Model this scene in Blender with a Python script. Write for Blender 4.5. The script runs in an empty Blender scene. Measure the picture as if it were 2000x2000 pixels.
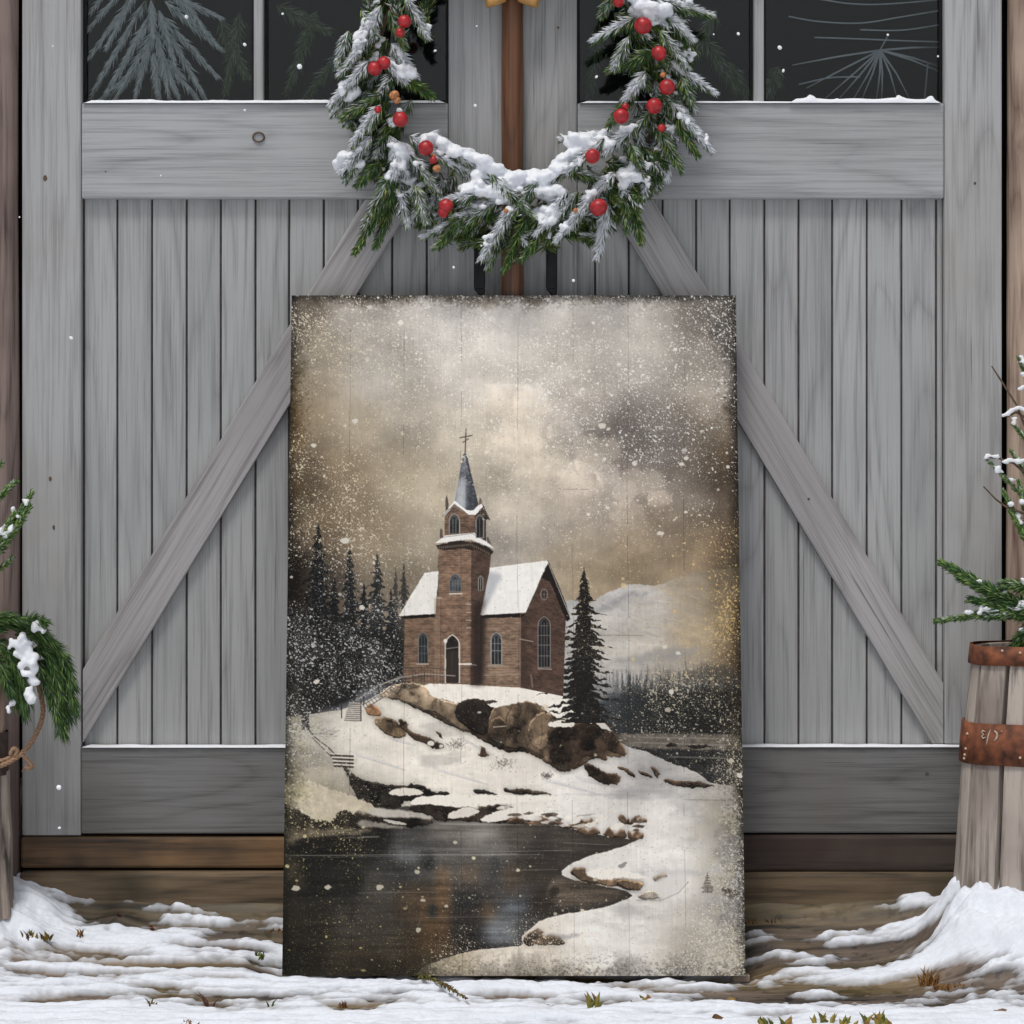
import bpy, bmesh, math, random
import numpy as np
from mathutils import Vector, Matrix, Euler
random.seed(4)
scn = bpy.context.scene
# ---------------------------------------------------------------- camera
D = 5.0; EYE = 0.95; HROW = 800.0
cam_d = bpy.data.cameras.new('camera'); cam = bpy.data.objects.new('camera', cam_d); scn.collection.objects.link(cam)
cam.location = (0, -D, EYE); cam.rotation_euler = (math.radians(90), 0, 0)
cam_d.sensor_width = 36; cam_d.lens = 36 * D / 2.0; cam_d.shift_y = -0.1; cam_d.clip_end = 300; cam_d.clip_start = .05
scn.camera = cam
# ---------------------------------------------------------------- overcast daylight
SUN_EL, SUN_AZ = math.radians(58), math.radians(-150)     # high, from behind the camera
w = bpy.data.worlds.new('World'); scn.world = w; w.use_nodes = True
nt = w.node_tree; nt.nodes.clear()
wo = nt.nodes.new('ShaderNodeOutputWorld'); bg = nt.nodes.new('ShaderNodeBackground'); sky = nt.nodes.new('ShaderNodeTexSky')
sky.sky_type = 'NISHITA'; sky.sun_disc = False; sky.sun_elevation = SUN_EL; sky.sun_rotation = SUN_AZ; sky.dust_density = 3; sky.air_density = 1.0
hs = nt.nodes.new('ShaderNodeHueSaturation'); hs.inputs['Saturation'].default_value = .26
nt.links.new(sky.outputs[0], hs.inputs['Color']); nt.links.new(hs.outputs[0], bg.inputs[0]); bg.inputs[1].default_value = .09
nt.links.new(bg.outputs[0], wo.inputs[0])
sd = bpy.data.lights.new('sun', 'SUN'); sd.energy = 1.5; sd.angle = math.radians(14); sd.color = (1, .975, .94)
sun = bpy.data.objects.new('sun', sd); scn.collection.objects.link(sun)
sdir = Vector((-.35, -.75, 1.75)).normalized()              # towards the sun
sun.rotation_euler = sdir.to_track_quat('Z', 'Y').to_euler()
sky.sun_rotation = math.atan2(sdir.x, sdir.y); sky.sun_elevation = math.asin(sdir.z)
scn.view_settings.view_transform = 'Standard'; scn.view_settings.look = 'None'; scn.view_settings.gamma = 1; scn.view_settings.exposure = 0.08
PIC_GAIN = 1.07
import numpy as np
# ---------------------------------------------------------------- the printed picture (a flat print, painted on the panel's own grid)
def paint_print(NX, NY):
    rng = np.random.default_rng(11)
    H, W = NY, NX
    # panel coordinates -> picture coordinates (left, right edges taper a little like the measured panel)
    v = np.linspace(0, 1, H)[:, None]; u = np.linspace(0, 1, W)[None, :]
    t = v * .958 / (1 - .042 * v) 
    t = t / t[-1]
    Y = 577 + 1329 * t + 0 * u
    xl = 572 - 21 * t; xr = 1439 + 17 * t
    X = xl + (xr - xl) * u
    px = (xr - xl).mean() / W                                     # picture units per cell
    def blur(a, r):
        r = int(round(r))
        if r < 1: return a
        for ax in (0, 1):
            for _ in range(2):
                p = [(0, 0)] * a.ndim; p[ax] = (r + 1, r)
                c = np.cumsum(np.pad(a, p, mode='edge'), axis=ax)
                n = a.shape[ax]
                a = (np.take(c, np.arange(2 * r + 1, 2 * r + 1 + n), axis=ax) - np.take(c, np.arange(0, n), axis=ax)) / (2 * r + 1)
        return a
    def noise(sx, sy, seed):
        g = np.random.default_rng(seed)
        gx = (X - 500) / sx; gy = (Y - 500) / sy
        G = g.random((int(1600 / sy) + 4, int(1100 / sx) + 4))
        ix = np.floor(gx).astype(int); iy = np.floor(gy).astype(int)
        fx = gx - ix; fy = gy - iy
        fx = fx * fx * (3 - 2 * fx); fy = fy * fy * (3 - 2 * fy)
        return (G[iy, ix] * (1 - fx) + G[iy, ix + 1] * fx) * (1 - fy) + (G[iy + 1, ix] * (1 - fx) + G[iy + 1, ix + 1] * fx) * fy
    def fbm(sx, sy, seed, o=5):
        s = 0; a = 1; tt = 0
        for k in range(o):
            s = s + a * noise(max(sx / 2 ** k, 1.3), max(sy / 2 ** k, 1.3), seed + k * 17); tt += a; a *= .55
        return s / tt - .5
    def ctrl(pts, p=70.):
        num = np.zeros((H, W, 3)); den = np.zeros((H, W, 1))
        for x, y, c in pts:
            w = (1 / ((X - x) ** 2 + (Y - y) ** 2 + p * p) ** 2)[..., None]
            num += w * np.array(c, float); den += w
        return num / den
    n_fine = fbm(9, 9, 5, 4); n_mid = fbm(40, 40, 31, 4); n_big = fbm(190, 130, 71, 6)
    warpx = fbm(16, 16, 301, 4); warpy = fbm(16, 16, 401, 4)
    wfx = fbm(5, 5, 311, 2); wfy = fbm(5, 5, 411, 2)
    img = np.zeros((H, W, 3))
    def region(x0, y0, x1, y1):
        j = np.where((Y[:, 0] >= y0) & (Y[:, 0] <= y1))[0]
        if len(j) == 0: return None
        row = X[j[len(j) // 2]]
        i = np.where((row >= x0 - 3) & (row <= x1 + 3))[0]
        if len(i) == 0: return None
        return slice(j[0], j[-1] + 1), slice(i[0], i[-1] + 1)
    def polymask(pts, warp=0., soft=0):
        P = np.array(pts, float); m = 4 + warp * 1.0 + soft
        if warp >= 1.5 and len(P) > 4:
            for _ in range(1):                                    # round the corners
                Q = np.roll(P, -1, 0); P = np.stack([.75 * P + .25 * Q, .25 * P + .75 * Q], 1).reshape(-1, 2)
        R = region(P[:, 0].min() - m, P[:, 1].min() - m, P[:, 0].max() + m, P[:, 1].max() + m)
        if R is None: return None, None
        bx = X[R] + warp * (2 * warpx[R] + 1.1 * wfx[R]); by = Y[R] + warp * (2 * warpy[R] + 1.1 * wfy[R])
        acc = np.zeros(bx.shape)
        for ox, oy in ((-.25, -.25), (.25, -.25), (-.25, .25), (.25, .25)):
            xx = bx + ox * px; yy = by + oy * px; ins = np.zeros(bx.shape, bool)
            for k in range(len(P)):
                x0, y0 = P[k - 1]; x1, y1 = P[k]
                if y0 == y1: continue
                c = ((y0 > yy) != (y1 > yy)) & (xx < (x1 - x0) * (yy - y0) / (y1 - y0) + x0)
                ins ^= c
            acc += ins * .25
        if soft: acc = blur(acc, soft / px)
        return R, acc
    def put(R, m, col, a=1.):
        if R is None: return
        m = (m * a)[..., None]
        c = np.asarray(col, float)
        img[R] = img[R] * (1 - m) + c * m
    def poly(pts, col, a=1., warp=0., soft=0, tex=0., tn=None):
        R, m = polymask(pts, warp, soft)
        if R is None: return
        c = np.array(col, float)[None, None, :] * (1 + tex * (tn if tn is not None else n_fine)[R] * 2)[..., None]
        put(R, m, c, a)
    def line(x0, y0, x1, y1, w, col, a=1.):
        m = w + 2
        R = region(min(x0, x1) - m, min(y0, y1) - m, max(x0, x1) + m, max(y0, y1) + m)
        if R is None: return
        dx, dy = x1 - x0, y1 - y0; L = dx * dx + dy * dy + 1e-6
        s = np.clip(((X[R] - x0) * dx + (Y[R] - y0) * dy) / L, 0, 1)
        d = np.hypot(X[R] - x0 - s * dx, Y[R] - y0 - s * dy)
        put(R, np.clip((w / 2 - d) / px + .5, 0, 1), col, a)
    def lines(pts, w, col, a=1.):
        for k in range(len(pts) - 1): line(*pts[k], *pts[k + 1], w, col, a)
    def ell(cx, cy, rx, ry, col, a=1., warp=0., p=1):
        R = region(cx - rx * 2 - 6, cy - ry * 2 - 6, cx + rx * 2 + 6, cy + ry * 2 + 6)
        if R is None: return
        d = np.hypot((X[R] + warp * warpx[R] - cx) / rx, (Y[R] + warp * warpy[R] - cy) / ry)
        m = np.clip((1 - d) * min(rx, ry) / px + .5, 0, 1) if p == 1 else np.exp(-d * d * 1.3)
        put(R, m, col, a)
    # ---- sky
    S = [(600, 600, (120, 110, 98)), (700, 610, (184, 177, 168)), (850, 640, (200, 194, 186)), (1000, 640, (198, 192, 184)), (1200, 620, (184, 178, 170)), (1400, 600, (112, 106, 99)),
         (600, 700, (150, 140, 122)), (740, 740, (188, 182, 173)), (900, 740, (184, 178, 169)), (1060, 700, (193, 187, 177)), (1250, 700, (180, 174, 165)), (1390, 720, (150, 143, 133)),
         (590, 810, (128, 113, 92)), (700, 830, (160, 148, 128)), (800, 800, (178, 170, 156)), (900, 860, (196, 186, 168)), (1000, 830, (205, 193, 174)), (1060, 900, (204, 192, 172)), (1130, 830, (168, 160, 151)),
         (1230, 830, (122, 115, 110)), (1300, 860, (120, 113, 108)), (1380, 830, (120, 110, 98)), (1420, 900, (84, 70, 54)), (1230, 930, (116, 108, 102)), (1330, 960, (112, 105, 97)),
         (1120, 960, (172, 161, 146)), (1180, 1000, (150, 141, 129)), (590, 930, (86, 74, 58)), (680, 930, (130, 114, 94)), (780, 930, (158, 146, 124)), (860, 960, (182, 170, 148)),
         (640, 1030, (98, 84, 66)), (740, 1040, (128, 114, 94)), (830, 1060, (140, 130, 114)), (1000, 1000, (188, 178, 162)), (980, 1070, (146, 140, 131)), (1060, 1040, (150, 143, 133)),
         (1100, 1100, (158, 144, 122)), (1150, 1130, (152, 136, 112)), (1230, 1120, (140, 124, 102)), (1250, 1080, (144, 128, 106)), (1350, 1080, (130, 114, 94)), (1430, 1080, (84, 70, 54)), (600, 1120, (60, 52, 44)), (1300, 1020, (128, 116, 101)), (800, 1110, (120, 110, 94))]
    img[:] = ctrl(S, 45)
    cl = fbm(150, 90, 77, 6)
    edge = fbm(85, 60, 909, 5)
    img *= (1 + .50 * cl + .08 * n_mid + .08 * n_fine + .07 * np.clip(edge * 6, -1, 1) * ((X > 950) & (Y > 750)))[..., None]
    # billowing cloud edges right of the spire
    for cx, cy, r, k in ((1040, 790, 44, 1.08), (1105, 850, 36, 1.10), (1150, 905, 34, 1.16), (1190, 935, 30, 1.2), (1225, 965, 26, 1.14), (1290, 975, 24, 1.22), (1010, 880, 60, 1.05), (1135, 940, 46, 1.1), (1230, 1010, 40, 1.08)):
        R = region(cx - 2 * r, cy - 2 * r, cx + 2 * r, cy + 2 * r)
        d = np.hypot(X[R] - cx + 26 * warpx[R], Y[R] - cy + 26 * warpy[R]) / r
        up = np.clip(1 - (Y[R] - cy) / (r * 1.3), .0, 1.3)
        m = np.clip((1 - d) * 4.5, 0, 1) * np.clip(up, 0, 1) ** 1.5
        img[R] *= (1 + (k - 1) * m * 1.3)[..., None]
    for pts, dk in (([(1120, 860), (1150, 820), (1210, 790), (1290, 770), (1370, 790), (1400, 860), (1390, 930), (1330, 940), (1270, 935), (1240, 900), (1195, 890), (1160, 905), (1128, 890)], .88), ([(1110, 880), (1150, 905), (1170, 930), (1140, 925), (1112, 905)], .86), ([(960, 1030), (1010, 1050), (1080, 1060), (1150, 1100), (1060, 1090), (970, 1075)], .88), ([(1250, 960), (1300, 1000), (1380, 1010), (1420, 980), (1400, 1050), (1300, 1045), (1240, 1000)], .88)):
        R, m = polymask(pts, 30, 12); img[R] *= (1 - (1 - dk) * m * (1 + 1.2 * n_mid[R]))[..., None]
    for pts in ([(1118, 868), (1150, 842), (1172, 862), (1200, 850), (1222, 880), (1205, 905), (1160, 910), (1130, 895)], [(1210, 930), (1240, 908), (1262, 925), (1280, 915), (1300, 935), (1290, 960), (1240, 965), (1215, 950)]):
        R, m = polymask(pts, 7, 3); img[R] = img[R] * (1 - .45 * m[..., None]) + np.array((188, 176, 158)) * .45 * m[..., None]
    # ---- mountain
    M = [(1100, 1177), (1120, 1170), (1150, 1182), (1165, 1170), (1205, 1150), (1225, 1142), (1260, 1142), (1285, 1145), (1330, 1125), (1370, 1113), (1410, 1112), (1470, 1110), (1470, 1440), (1060, 1440), (1060, 1180)]
    R, m = polymask(M, 2, 0)
    mc = ctrl([(1130, 1190, (168, 168, 168)), (1200, 1165, (176, 175, 174)), (1180, 1230, (186, 181, 173)), (1260, 1180, (176, 172, 166)), (1350, 1150, (150, 138, 120)), (1420, 1150, (112, 98, 78)), (1250, 1260, (188, 182, 172)),
               (1360, 1250, (168, 152, 126)), (1430, 1250, (124, 110, 88)), (1200, 1300, (178, 174, 168)), (1330, 1300, (150, 144, 136)), (1430, 1330, (76, 64, 50)), (1200, 1345, (150, 150, 149)), (1320, 1350, (110, 108, 104))], 35)
    sl = fbm(90, 20, 555, 6)
    put(R, m, (mc * (1 + .30 * sl + .14 * n_fine)[..., None])[R])
    poly([(1175, 1185), (1225, 1153), (1258, 1158), (1225, 1172), (1195, 1190), (1160, 1200)], (128, 130, 136), .55, 7, 2)
    poly([(1258, 1152), (1270, 1160), (1252, 1170)], (130, 134, 142), .5, 3, 1)
    poly([(1185, 1290), (1250, 1276), (1320, 1262), (1380, 1262), (1320, 1288), (1240, 1296)], (140, 138, 136), .7, 8, 3)
    g = np.random.default_rng(61)
    for k in range(46):
        x = g.uniform(1175, 1400); yy = 1160 + g.random() * 90 + (1300 - x) * .12 * (x < 1230); L_ = g.uniform(10, 40)
        line(x, yy, x + L_, yy + L_ * g.uniform(.1, .5), g.uniform(1, 3), (140, 138, 138) if g.random() < .6 else (206, 200, 190), .22)
    # ---- conifers
    def conifer(cx, top, bot, hw, col, a=1., n=16, seed=0, sk=1., dens=1.):
        R = region(cx - hw * 1.5, top - 2, cx + hw * 1.5, bot)
        if R is None: return
        g = np.random.default_rng(seed); xx = X[R] - cx; h = np.maximum((Y[R] - top) / (bot - top), 0)
        side = np.where(xx < 0, 0, 1)
        ph = np.maximum(h * n - .35 * np.abs(xx) / hw * sk + 1.2 * warpy[R], 0)
        k = np.clip(ph.astype(int), 0, n + 2); fr = np.clip(ph - k, 0, 1)
        jit = g.uniform(.62, 1.12, (2, n + 4))[side, k]
        w = hw * (h ** .86) * (.34 + .66 * fr ** 1.2) * jit
        wob = 1 + .9 * warpx[R] + 1.3 * n_fine[R]
        m = np.clip((w * wob - np.abs(xx)) / px * .8 + .6, 0, 1) * (Y[R] >= top)
        tip = np.clip((.7 - np.abs(xx)) / px + .5, 0, 1) * (Y[R] >= top) * (h < .07)
        c = np.array(col, float)[None, None] * (1 + .6 * n_fine[R] + .25 * (fr - .5))[..., None]
        put(R, np.maximum(m, tip), c, a)
    # misty forest right
    for k in range(46):
        x = 1165 + k * 6.4 + rng.uniform(-3, 3); d = (k / 46)
        conifer(x, 1322 - rng.uniform(0, 22) - 12 * d, 1450, rng.uniform(20, 30), np.array((84, 88, 90)) * (1 - .25 * d), .42, 9, k)
    for k in range(40):
        x = 1215 + k * 6.2 + rng.uniform(-3, 3)
        conifer(x, 1335 - rng.uniform(0, 30), 1460, rng.uniform(18, 28), (44, 46, 47), .6, 10, 100 + k)
    R, m = polymask([(1160, 1360), (1280, 1350), (1470, 1345), (1470, 1432), (1200, 1440), (1165, 1430)], 5, 6)
    put(R, m, np.stack([np.interp(X[R], [1180, 1300, 1450], c) for c in ((54, 34, 28), (60, 34, 26), (64, 33, 22))], -1), .8)
    poly([(1330, 1318), (1365, 1300), (1400, 1296), (1430, 1305), (1430, 1330), (1340, 1330)], (70, 68, 64), .55, 5, 3)
    # far field and stream on the right
    poly([(1180, 1432), (1320, 1432), (1470, 1436), (1470, 1475), (1300, 1474), (1180, 1462)], (104, 98, 90), .95, 3, 1, .25)
    poly([(1180, 1455), (1340, 1466), (1470, 1462), (1470, 1545), (1380, 1530), (1240, 1470)], (44, 44, 44), 1, 3, 1, .3)
    for a_, b_, c_, d_ in ((1250, 1440, 1440, 1443), (1240, 1450, 1420, 1456), (1310, 1478, 1450, 1482)):
        line(a_, b_, c_, d_, 3, (140, 134, 124), .5)
    poly([(1300, 1455), (1312, 1449), (1325, 1456), (1322, 1460), (1302, 1460)], (38, 34, 30), 1, 3)
    poly([(1340, 1457), (1380, 1454), (1392, 1460), (1350, 1463)], (38, 34, 30), 1, 3)
    # ---- forest left
    for cx, top, hw, c, sd in ((858, 1085, 12, (92, 86, 76), 1), (790, 1093, 17, (60, 58, 54), 2), (774, 1108, 17, (62, 60, 56), 3), (738, 1077, 26, (40, 40, 40), 4), (684, 1066, 27, (30, 31, 32), 5), (623, 1018, 34, (24, 25, 26), 6), (580, 1085, 34, (22, 20, 18), 7), (655, 1130, 30, (26, 26, 27), 8), (712, 1140, 30, (30, 30, 31), 9), (765, 1150, 26, (34, 34, 36), 10), (600, 1150, 40, (22, 21, 20), 11)):
        conifer(cx, top, 1420, hw * 2.7 if top < 1100 else hw * 2.1, c, .97, 24, sd, 1.2)
    R, m = polymask([(540, 1190), (600, 1200), (700, 1230), (800, 1240), (800, 1330), (740, 1338), (690, 1372), (640, 1400), (540, 1410)], 14, 5)
    put(R, m, (np.array((30, 29, 29)) * (1 + .9 * n_mid + .6 * n_fine)[..., None])[R], .93)
    # mist and snow foot of the forest
    poly([(600, 1400), (640, 1385), (690, 1362), (740, 1335), (760, 1340), (700, 1390), (640, 1410)], (150, 155, 163), .55, 8, 4)
    # ---- the hill of snow
    hill = [(540, 1402), (590, 1396), (660, 1388), (700, 1378), (750, 1350), (830, 1335), (1020, 1342), (1105, 1360), (1125, 1385), (1165, 1402), (1200, 1440), (1230, 1462), (1268, 1468), (1310, 1492), (1352, 1502), (1398, 1536), (1450, 1530), (1470, 1990), (480, 1990), (480, 1402)]
    R, m = polymask(hill, 2)
    hc = ctrl([(600, 1420, (176, 172, 162)), (700, 1450, (212, 206, 194)), (850, 1480, (222, 216, 204)), (1000, 1520, (216, 210, 199)), (1150, 1500, (205, 202, 196)), (1280, 1500, (160, 158, 156)), (600, 1500, (166, 158, 140)), (590, 1560, (150, 142, 120)),
               (1100, 1570, (220, 217, 210)), (1300, 1580, (212, 209, 203)), (1430, 1600, (150, 145, 136)), (1300, 1700, (220, 218, 213)), (1430, 1750, (165, 161, 156)), (1200, 1830, (222, 220, 215)), (1400, 1860, (170, 162, 150)), (1000, 1880, (214, 206, 192)), (860, 1890, (186, 172, 146)), (640, 1600, (120, 114, 102))], 40)
    sn = fbm(60, 26, 811, 5)
    sh_ = np.clip(fbm(120, 34, 877, 5) * 5 - .25, 0, 1); put(R, m, ((hc * (1 + .16 * sn + .09 * n_fine)[..., None]) * (1 - .14 * sh_[..., None] * np.array((1., .98, .92))))[R])
    for s in ((690, 1470, 780, 1500), (850, 1500, 940, 1528), (900, 1440, 960, 1475), (1060, 1520, 1160, 1548), (1130, 1520, 1230, 1540), (760, 1440, 800, 1452)):
        line(*s, 6, (178, 178, 184), .28); line(s[0] + 8, s[1] + 6, s[2] + 12, s[3] + 4, 3, (160, 160, 166), .3)
    # ---- rocks
    ca = X / 25 + 1.2 * warpx; cb = Y / 30 + 1.2 * warpy; TB = np.random.default_rng(8).random((97, 89, 3)); bd = np.full((H, W), 9.); facet = np.zeros((H, W))
    for oi in (-1, 0, 1):
        for oj in (-1, 0, 1):
            ii = np.floor(ca).astype(int) + oi; jj = np.floor(cb).astype(int) + oj; T3 = TB[jj % 97, ii % 89]
            dd = (ii + T3[..., 0] - ca) ** 2 + (jj + T3[..., 1] - cb) ** 2; hit = dd < bd; bd = np.where(hit, dd, bd); facet = np.where(hit, T3[..., 2] + .35 * (jj + T3[..., 1] - cb), facet)
    rk = .7 * fbm(26, 34, 1201, 5) + .46 * (blur(facet, 1) - .5); fold = np.abs(fbm(50, 70, 1301, 4)) 
    def rock(pts, col, warp=3, a=1.):
        R, m = polymask(pts, warp)
        if R is None: return
        k = max(2, int(4 / px)); sh = blur(m, 6 / px) * (1 - m); img[R] *= (1 - .30 * sh * a)[..., None]
        up = np.clip(m - np.roll(m, k, 0), 0, 1); dn = np.clip(m - np.roll(m, -k, 0), 0, 1)
        c = np.array(col, float) * (1 + .55 * up - .35 * dn + 1.5 * rk[R] + .3 * n_fine[R] - .28 * np.clip(.02 - fold[R], 0, 1) / .02)[..., None]
        put(R, m, c, a)
    BR = (108, 92, 74); DK = (42, 36, 31); MB = (128, 112, 92)
    rock([(745, 1352), (800, 1333), (1000, 1352), (1100, 1392), (1180, 1405), (1215, 1450), (1228, 1482), (1165, 1476), (1128, 1502), (1098, 1510), (1058, 1484), (1025, 1466), (985, 1470), (930, 1438), (885, 1420), (828, 1392), (780, 1366)], (84, 70, 56))
    rock([(742, 1352), (768, 1336), (800, 1331), (832, 1337), (850, 1362), (895, 1374), (940, 1372), (940, 1400), (950, 1430), (905, 1432), (862, 1396), (828, 1388), (790, 1368), (745, 1364)], MB)
    rock([(712, 1385), (724, 1374), (745, 1384), (748, 1396), (728, 1400), (716, 1394)], (98, 74, 54))
    rock([(728, 1402), (752, 1399), (770, 1404), (792, 1425), (798, 1438), (775, 1442), (745, 1430)], (92, 78, 60))
    rock([(893, 1374), (915, 1364), (932, 1363), (967, 1378), (960, 1402), (950, 1438), (925, 1432), (886, 1400)], DK)
    rock([(965, 1380), (975, 1374), (1004, 1370), (1046, 1370), (1075, 1384), (1100, 1400), (1135, 1425), (1140, 1470), (1112, 1508), (1090, 1505), (1062, 1480), (1030, 1462), (985, 1464), (952, 1440), (955, 1408)], BR)
    rock([(957, 1408), (985, 1395), (990, 1440), (986, 1462), (953, 1440)], (92, 76, 60))
    rock([(1050, 1392), (1078, 1390), (1075, 1425), (1066, 1470), (1040, 1462), (1030, 1420)], (112, 96, 78))
    rock([(1076, 1420), (1128, 1416), (1150, 1402), (1182, 1404), (1212, 1450), (1228, 1482), (1200, 1470), (1180, 1462), (1190, 1490), (1165, 1478), (1140, 1476), (1128, 1500), (1100, 1509), (1082, 1495), (1070, 1460)], (62, 50, 40))
    line(965, 1420, 990, 1418, 2.2, (190, 180, 165), .7)
    lines([(1030, 1380), (1020, 1420), (1032, 1462)], 1.6, (60, 48, 38), .8); lines([(1004, 1372), (990, 1400), (986, 1462)], 1.6, (58, 48, 38), .8)
    poly([(1069, 1414), (1085, 1407), (1112, 1407), (1128, 1417), (1100, 1421), (1078, 1421)], (216, 211, 200), 1, 3)
    poly([(1160, 1406), (1180, 1410), (1196, 1430), (1178, 1424)], (205, 202, 196), .9, 3)
    for P_ in ([(1138, 1492), (1152, 1490), (1178, 1508), (1212, 1512), (1214, 1532), (1180, 1532), (1155, 1524)], [(1204, 1497), (1222, 1499), (1240, 1512), (1241, 1519), (1226, 1514), (1208, 1503)], [(1245, 1502), (1262, 1508), (1277, 1518), (1272, 1522), (1252, 1512)], [(1270, 1497), (1282, 1500), (1292, 1510), (1286, 1520), (1278, 1510)],
               [(1290, 1522), (1330, 1522), (1390, 1532), (1398, 1536), (1352, 1541), (1310, 1532)], [(776, 1402), (797, 1411), (796, 1424), (812, 1434), (834, 1440), (868, 1452), (868, 1461), (846, 1462), (824, 1450), (802, 1438), (786, 1424), (774, 1418), (784, 1414)],
               [(850, 1428), (862, 1432), (868, 1442), (858, 1438)], [(936, 1454), (950, 1466), (960, 1478), (946, 1476), (930, 1476), (942, 1470)]):
        rock(P_, (62, 50, 40), 4)
    ell(842, 1452, 7, 5, (214, 208, 198), .95, 3); ell(863, 1457, 4, 3, (214, 208, 198), .9, 2)
    for bx, by, bw, bh in ((892, 1455, 20, 13), (985, 1492, 24, 14), (978, 1450, 14, 10), (1000, 1520, 0, 0), (1095, 1500, 16, 9), (1068, 1516, 12, 6)):
        if bw:
            g = np.random.default_rng(int(bx))
            for _ in range(70):
                ax = g.normal(bx, bw * .42); ay = g.normal(by, bh * .42)
                line(ax, ay, ax + g.normal(0, 3), ay - g.uniform(1, 4), .9, (78, 72, 66), .6)
    # church snow cap over the rock
    poly([(828, 1337), (860, 1333), (926, 1334), (1016, 1341), (1050, 1348), (1104, 1360), (1124, 1384), (1156, 1402), (1170, 1412), (1140, 1410), (1110, 1404), (1083, 1402), (1060, 1380), (1040, 1371), (1004, 1373), (984, 1378), (968, 1385), (950, 1372), (934, 1364), (912, 1365), (895, 1374), (870, 1366), (848, 1363), (838, 1350)], (222, 217, 207), 1, 4, 0, .05)
    poly([(922, 1366), (940, 1370), (968, 1368), (975, 1371), (950, 1376), (930, 1373)], (54, 46, 40), .9, 2)
    # fir right of the church
    conifer(1142, 1110, 1412, 90, (34, 32, 30), .98, 24, 77, 2.2)
    conifer(1142, 1108, 1250, 32, (34, 32, 30), .98, 13, 78, 2.2)
    g = np.random.default_rng(7)
    for k in range(70):
        yy = 1180 + 225 * g.random() ** .8; w = 60 * ((yy - 1108) / 300) ** .9; s = g.choice((-1, 1)); r = g.uniform(.25, .95)
        line(1142 + s * w * r, yy, 1142 + s * w * (r + .16), yy + 4, 1.3, (92, 88, 82), .45)
    # ---- church
    bnoise = fbm(14, 7, 2001, 3)
    def brick(pts, col, lean=0., soft=0):
        R, m = polymask(pts, .0, soft)
        rowk = np.floor((Y[R] + lean * X[R]) / 3.1); jx = (X[R] + (rowk % 2) * 3.5) / 7.
        h = np.sin(rowk * 127.1 + np.floor(jx) * 311.7) * 43758.5; h = h - np.floor(h)
        mort = (np.abs(((Y[R] + lean * X[R]) / 3.1) % 1 - .5) > .36) * 1.
        c = np.array(col, float) * (1 + .22 * (h - .5) + .45 * bnoise[R] + .16 * mort)[..., None]
        put(R, m, c); return R, m
    # back roof/walls
    brick([(791, 1200), (851, 1198), (852, 1336), (789, 1330)], (108, 88, 72), -.0)
    brick([(936, 1196), (1019, 1194), (1016, 1343), (918, 1338)], (122, 102, 86), .0)
    brick([(1070, 1104), (1024, 1199), (1018, 1200), (1016, 1343), (1101, 1360), (1106, 1213), (1112, 1208)], (80, 63, 54), -.12)
    poly([(1069, 1095), (1073, 1097), (1117, 1205), (1109, 1216), (1104, 1206), (1066, 1112), (1036, 1180), (1026, 1198), (1026, 1190)], (36, 31, 29), 1, 1.5)
    line(1071, 1097, 1115, 1206, 1.4, (200, 198, 194), .75)
    R, m = polymask([(1018, 1196), (1030, 1192), (1030, 1340), (1016, 1342)], 0, 3); put(R, m, (60, 47, 41), .45)
    R, m = polymask([(918, 1196), (952, 1196), (944, 1336), (918, 1336)], 0, 5); put(R, m, (40, 32, 28), .85)
    # roofs
    poly([(779, 1203), (852, 1199), (852, 1206), (792, 1209)], (30, 26, 24), 1, 2)
    poly([(938, 1202), (1027, 1197), (1020, 1205), (938, 1208)], (34, 29, 27), 1, 2)
    poly([(830, 1119), (858, 1116), (852, 1199), (779, 1203), (783, 1198)], (214, 212, 206), 1, 1.2, 0, .05)
    poly([(956, 1109), (1068, 1095), (1072, 1098), (1028, 1196), (1000, 1198), (938, 1202), (940, 1198), (950, 1160)], (222, 221, 216), 1, 1., 0, .05)
    poly([(950, 1116), (982, 1120), (975, 1140), (952, 1185), (944, 1196), (948, 1140)], (158, 161, 167), .75, 3, 3)
    # tower
    brick([(858, 1064), (923, 1056), (921, 1337), (849, 1335), (853, 1165), (858, 1165)], (116, 94, 78))
    brick([(922, 1056), (961, 1078), (957, 1118), (952, 1140), (939, 1202), (936, 1337), (920, 1337)], (78, 62, 54), -.2)
    R, m = polymask([(925, 1180), (950, 1170), (940, 1210), (942, 1337), (924, 1337)], 0, 5); put(R, m, (42, 34, 31), .8)
    R, m = polymask([(849, 1168), (862, 1168), (862, 1335), (849, 1335)], 0, 0); put(R, m, (134, 114, 96), .35)
    line(862, 1168, 862, 1335, 1.2, (70, 56, 48), .6)
    for yy in (1196, 1212, 1226, 1180): line(912, yy, 921, yy, 1.6, (186, 174, 160), .8)
    line(853, 1168, 864, 1168, 2.2, (190, 182, 170), .8)
    poly([(850, 1062), (922, 1054), (966, 1073), (959, 1086), (922, 1070), (858, 1076)], (50, 42, 38), 1, 2.5)
    g = np.random.default_rng(3)
    for k in range(26):
        x = 856 + k * 4; yy = 1066 - (x - 856) * .1 if x < 922 else 1060 + (x - 922) * .5
        ell(x, yy + 4, 1.4, 2.6, (130, 116, 102), .6)
    poly([(850, 1061), (866, 1050), (871, 1045), (924, 1038), (946, 1052), (967, 1072), (922, 1053)], (216, 215, 210), 1, 1)
    lines([(869, 1049), (924, 1042), (946, 1055)], 1.2, (110, 104, 98), .8)
    brick([(870, 1006), (889, 985), (917, 1003), (930, 1006), (930, 1040), (870, 1046)], (104, 84, 70))
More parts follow.
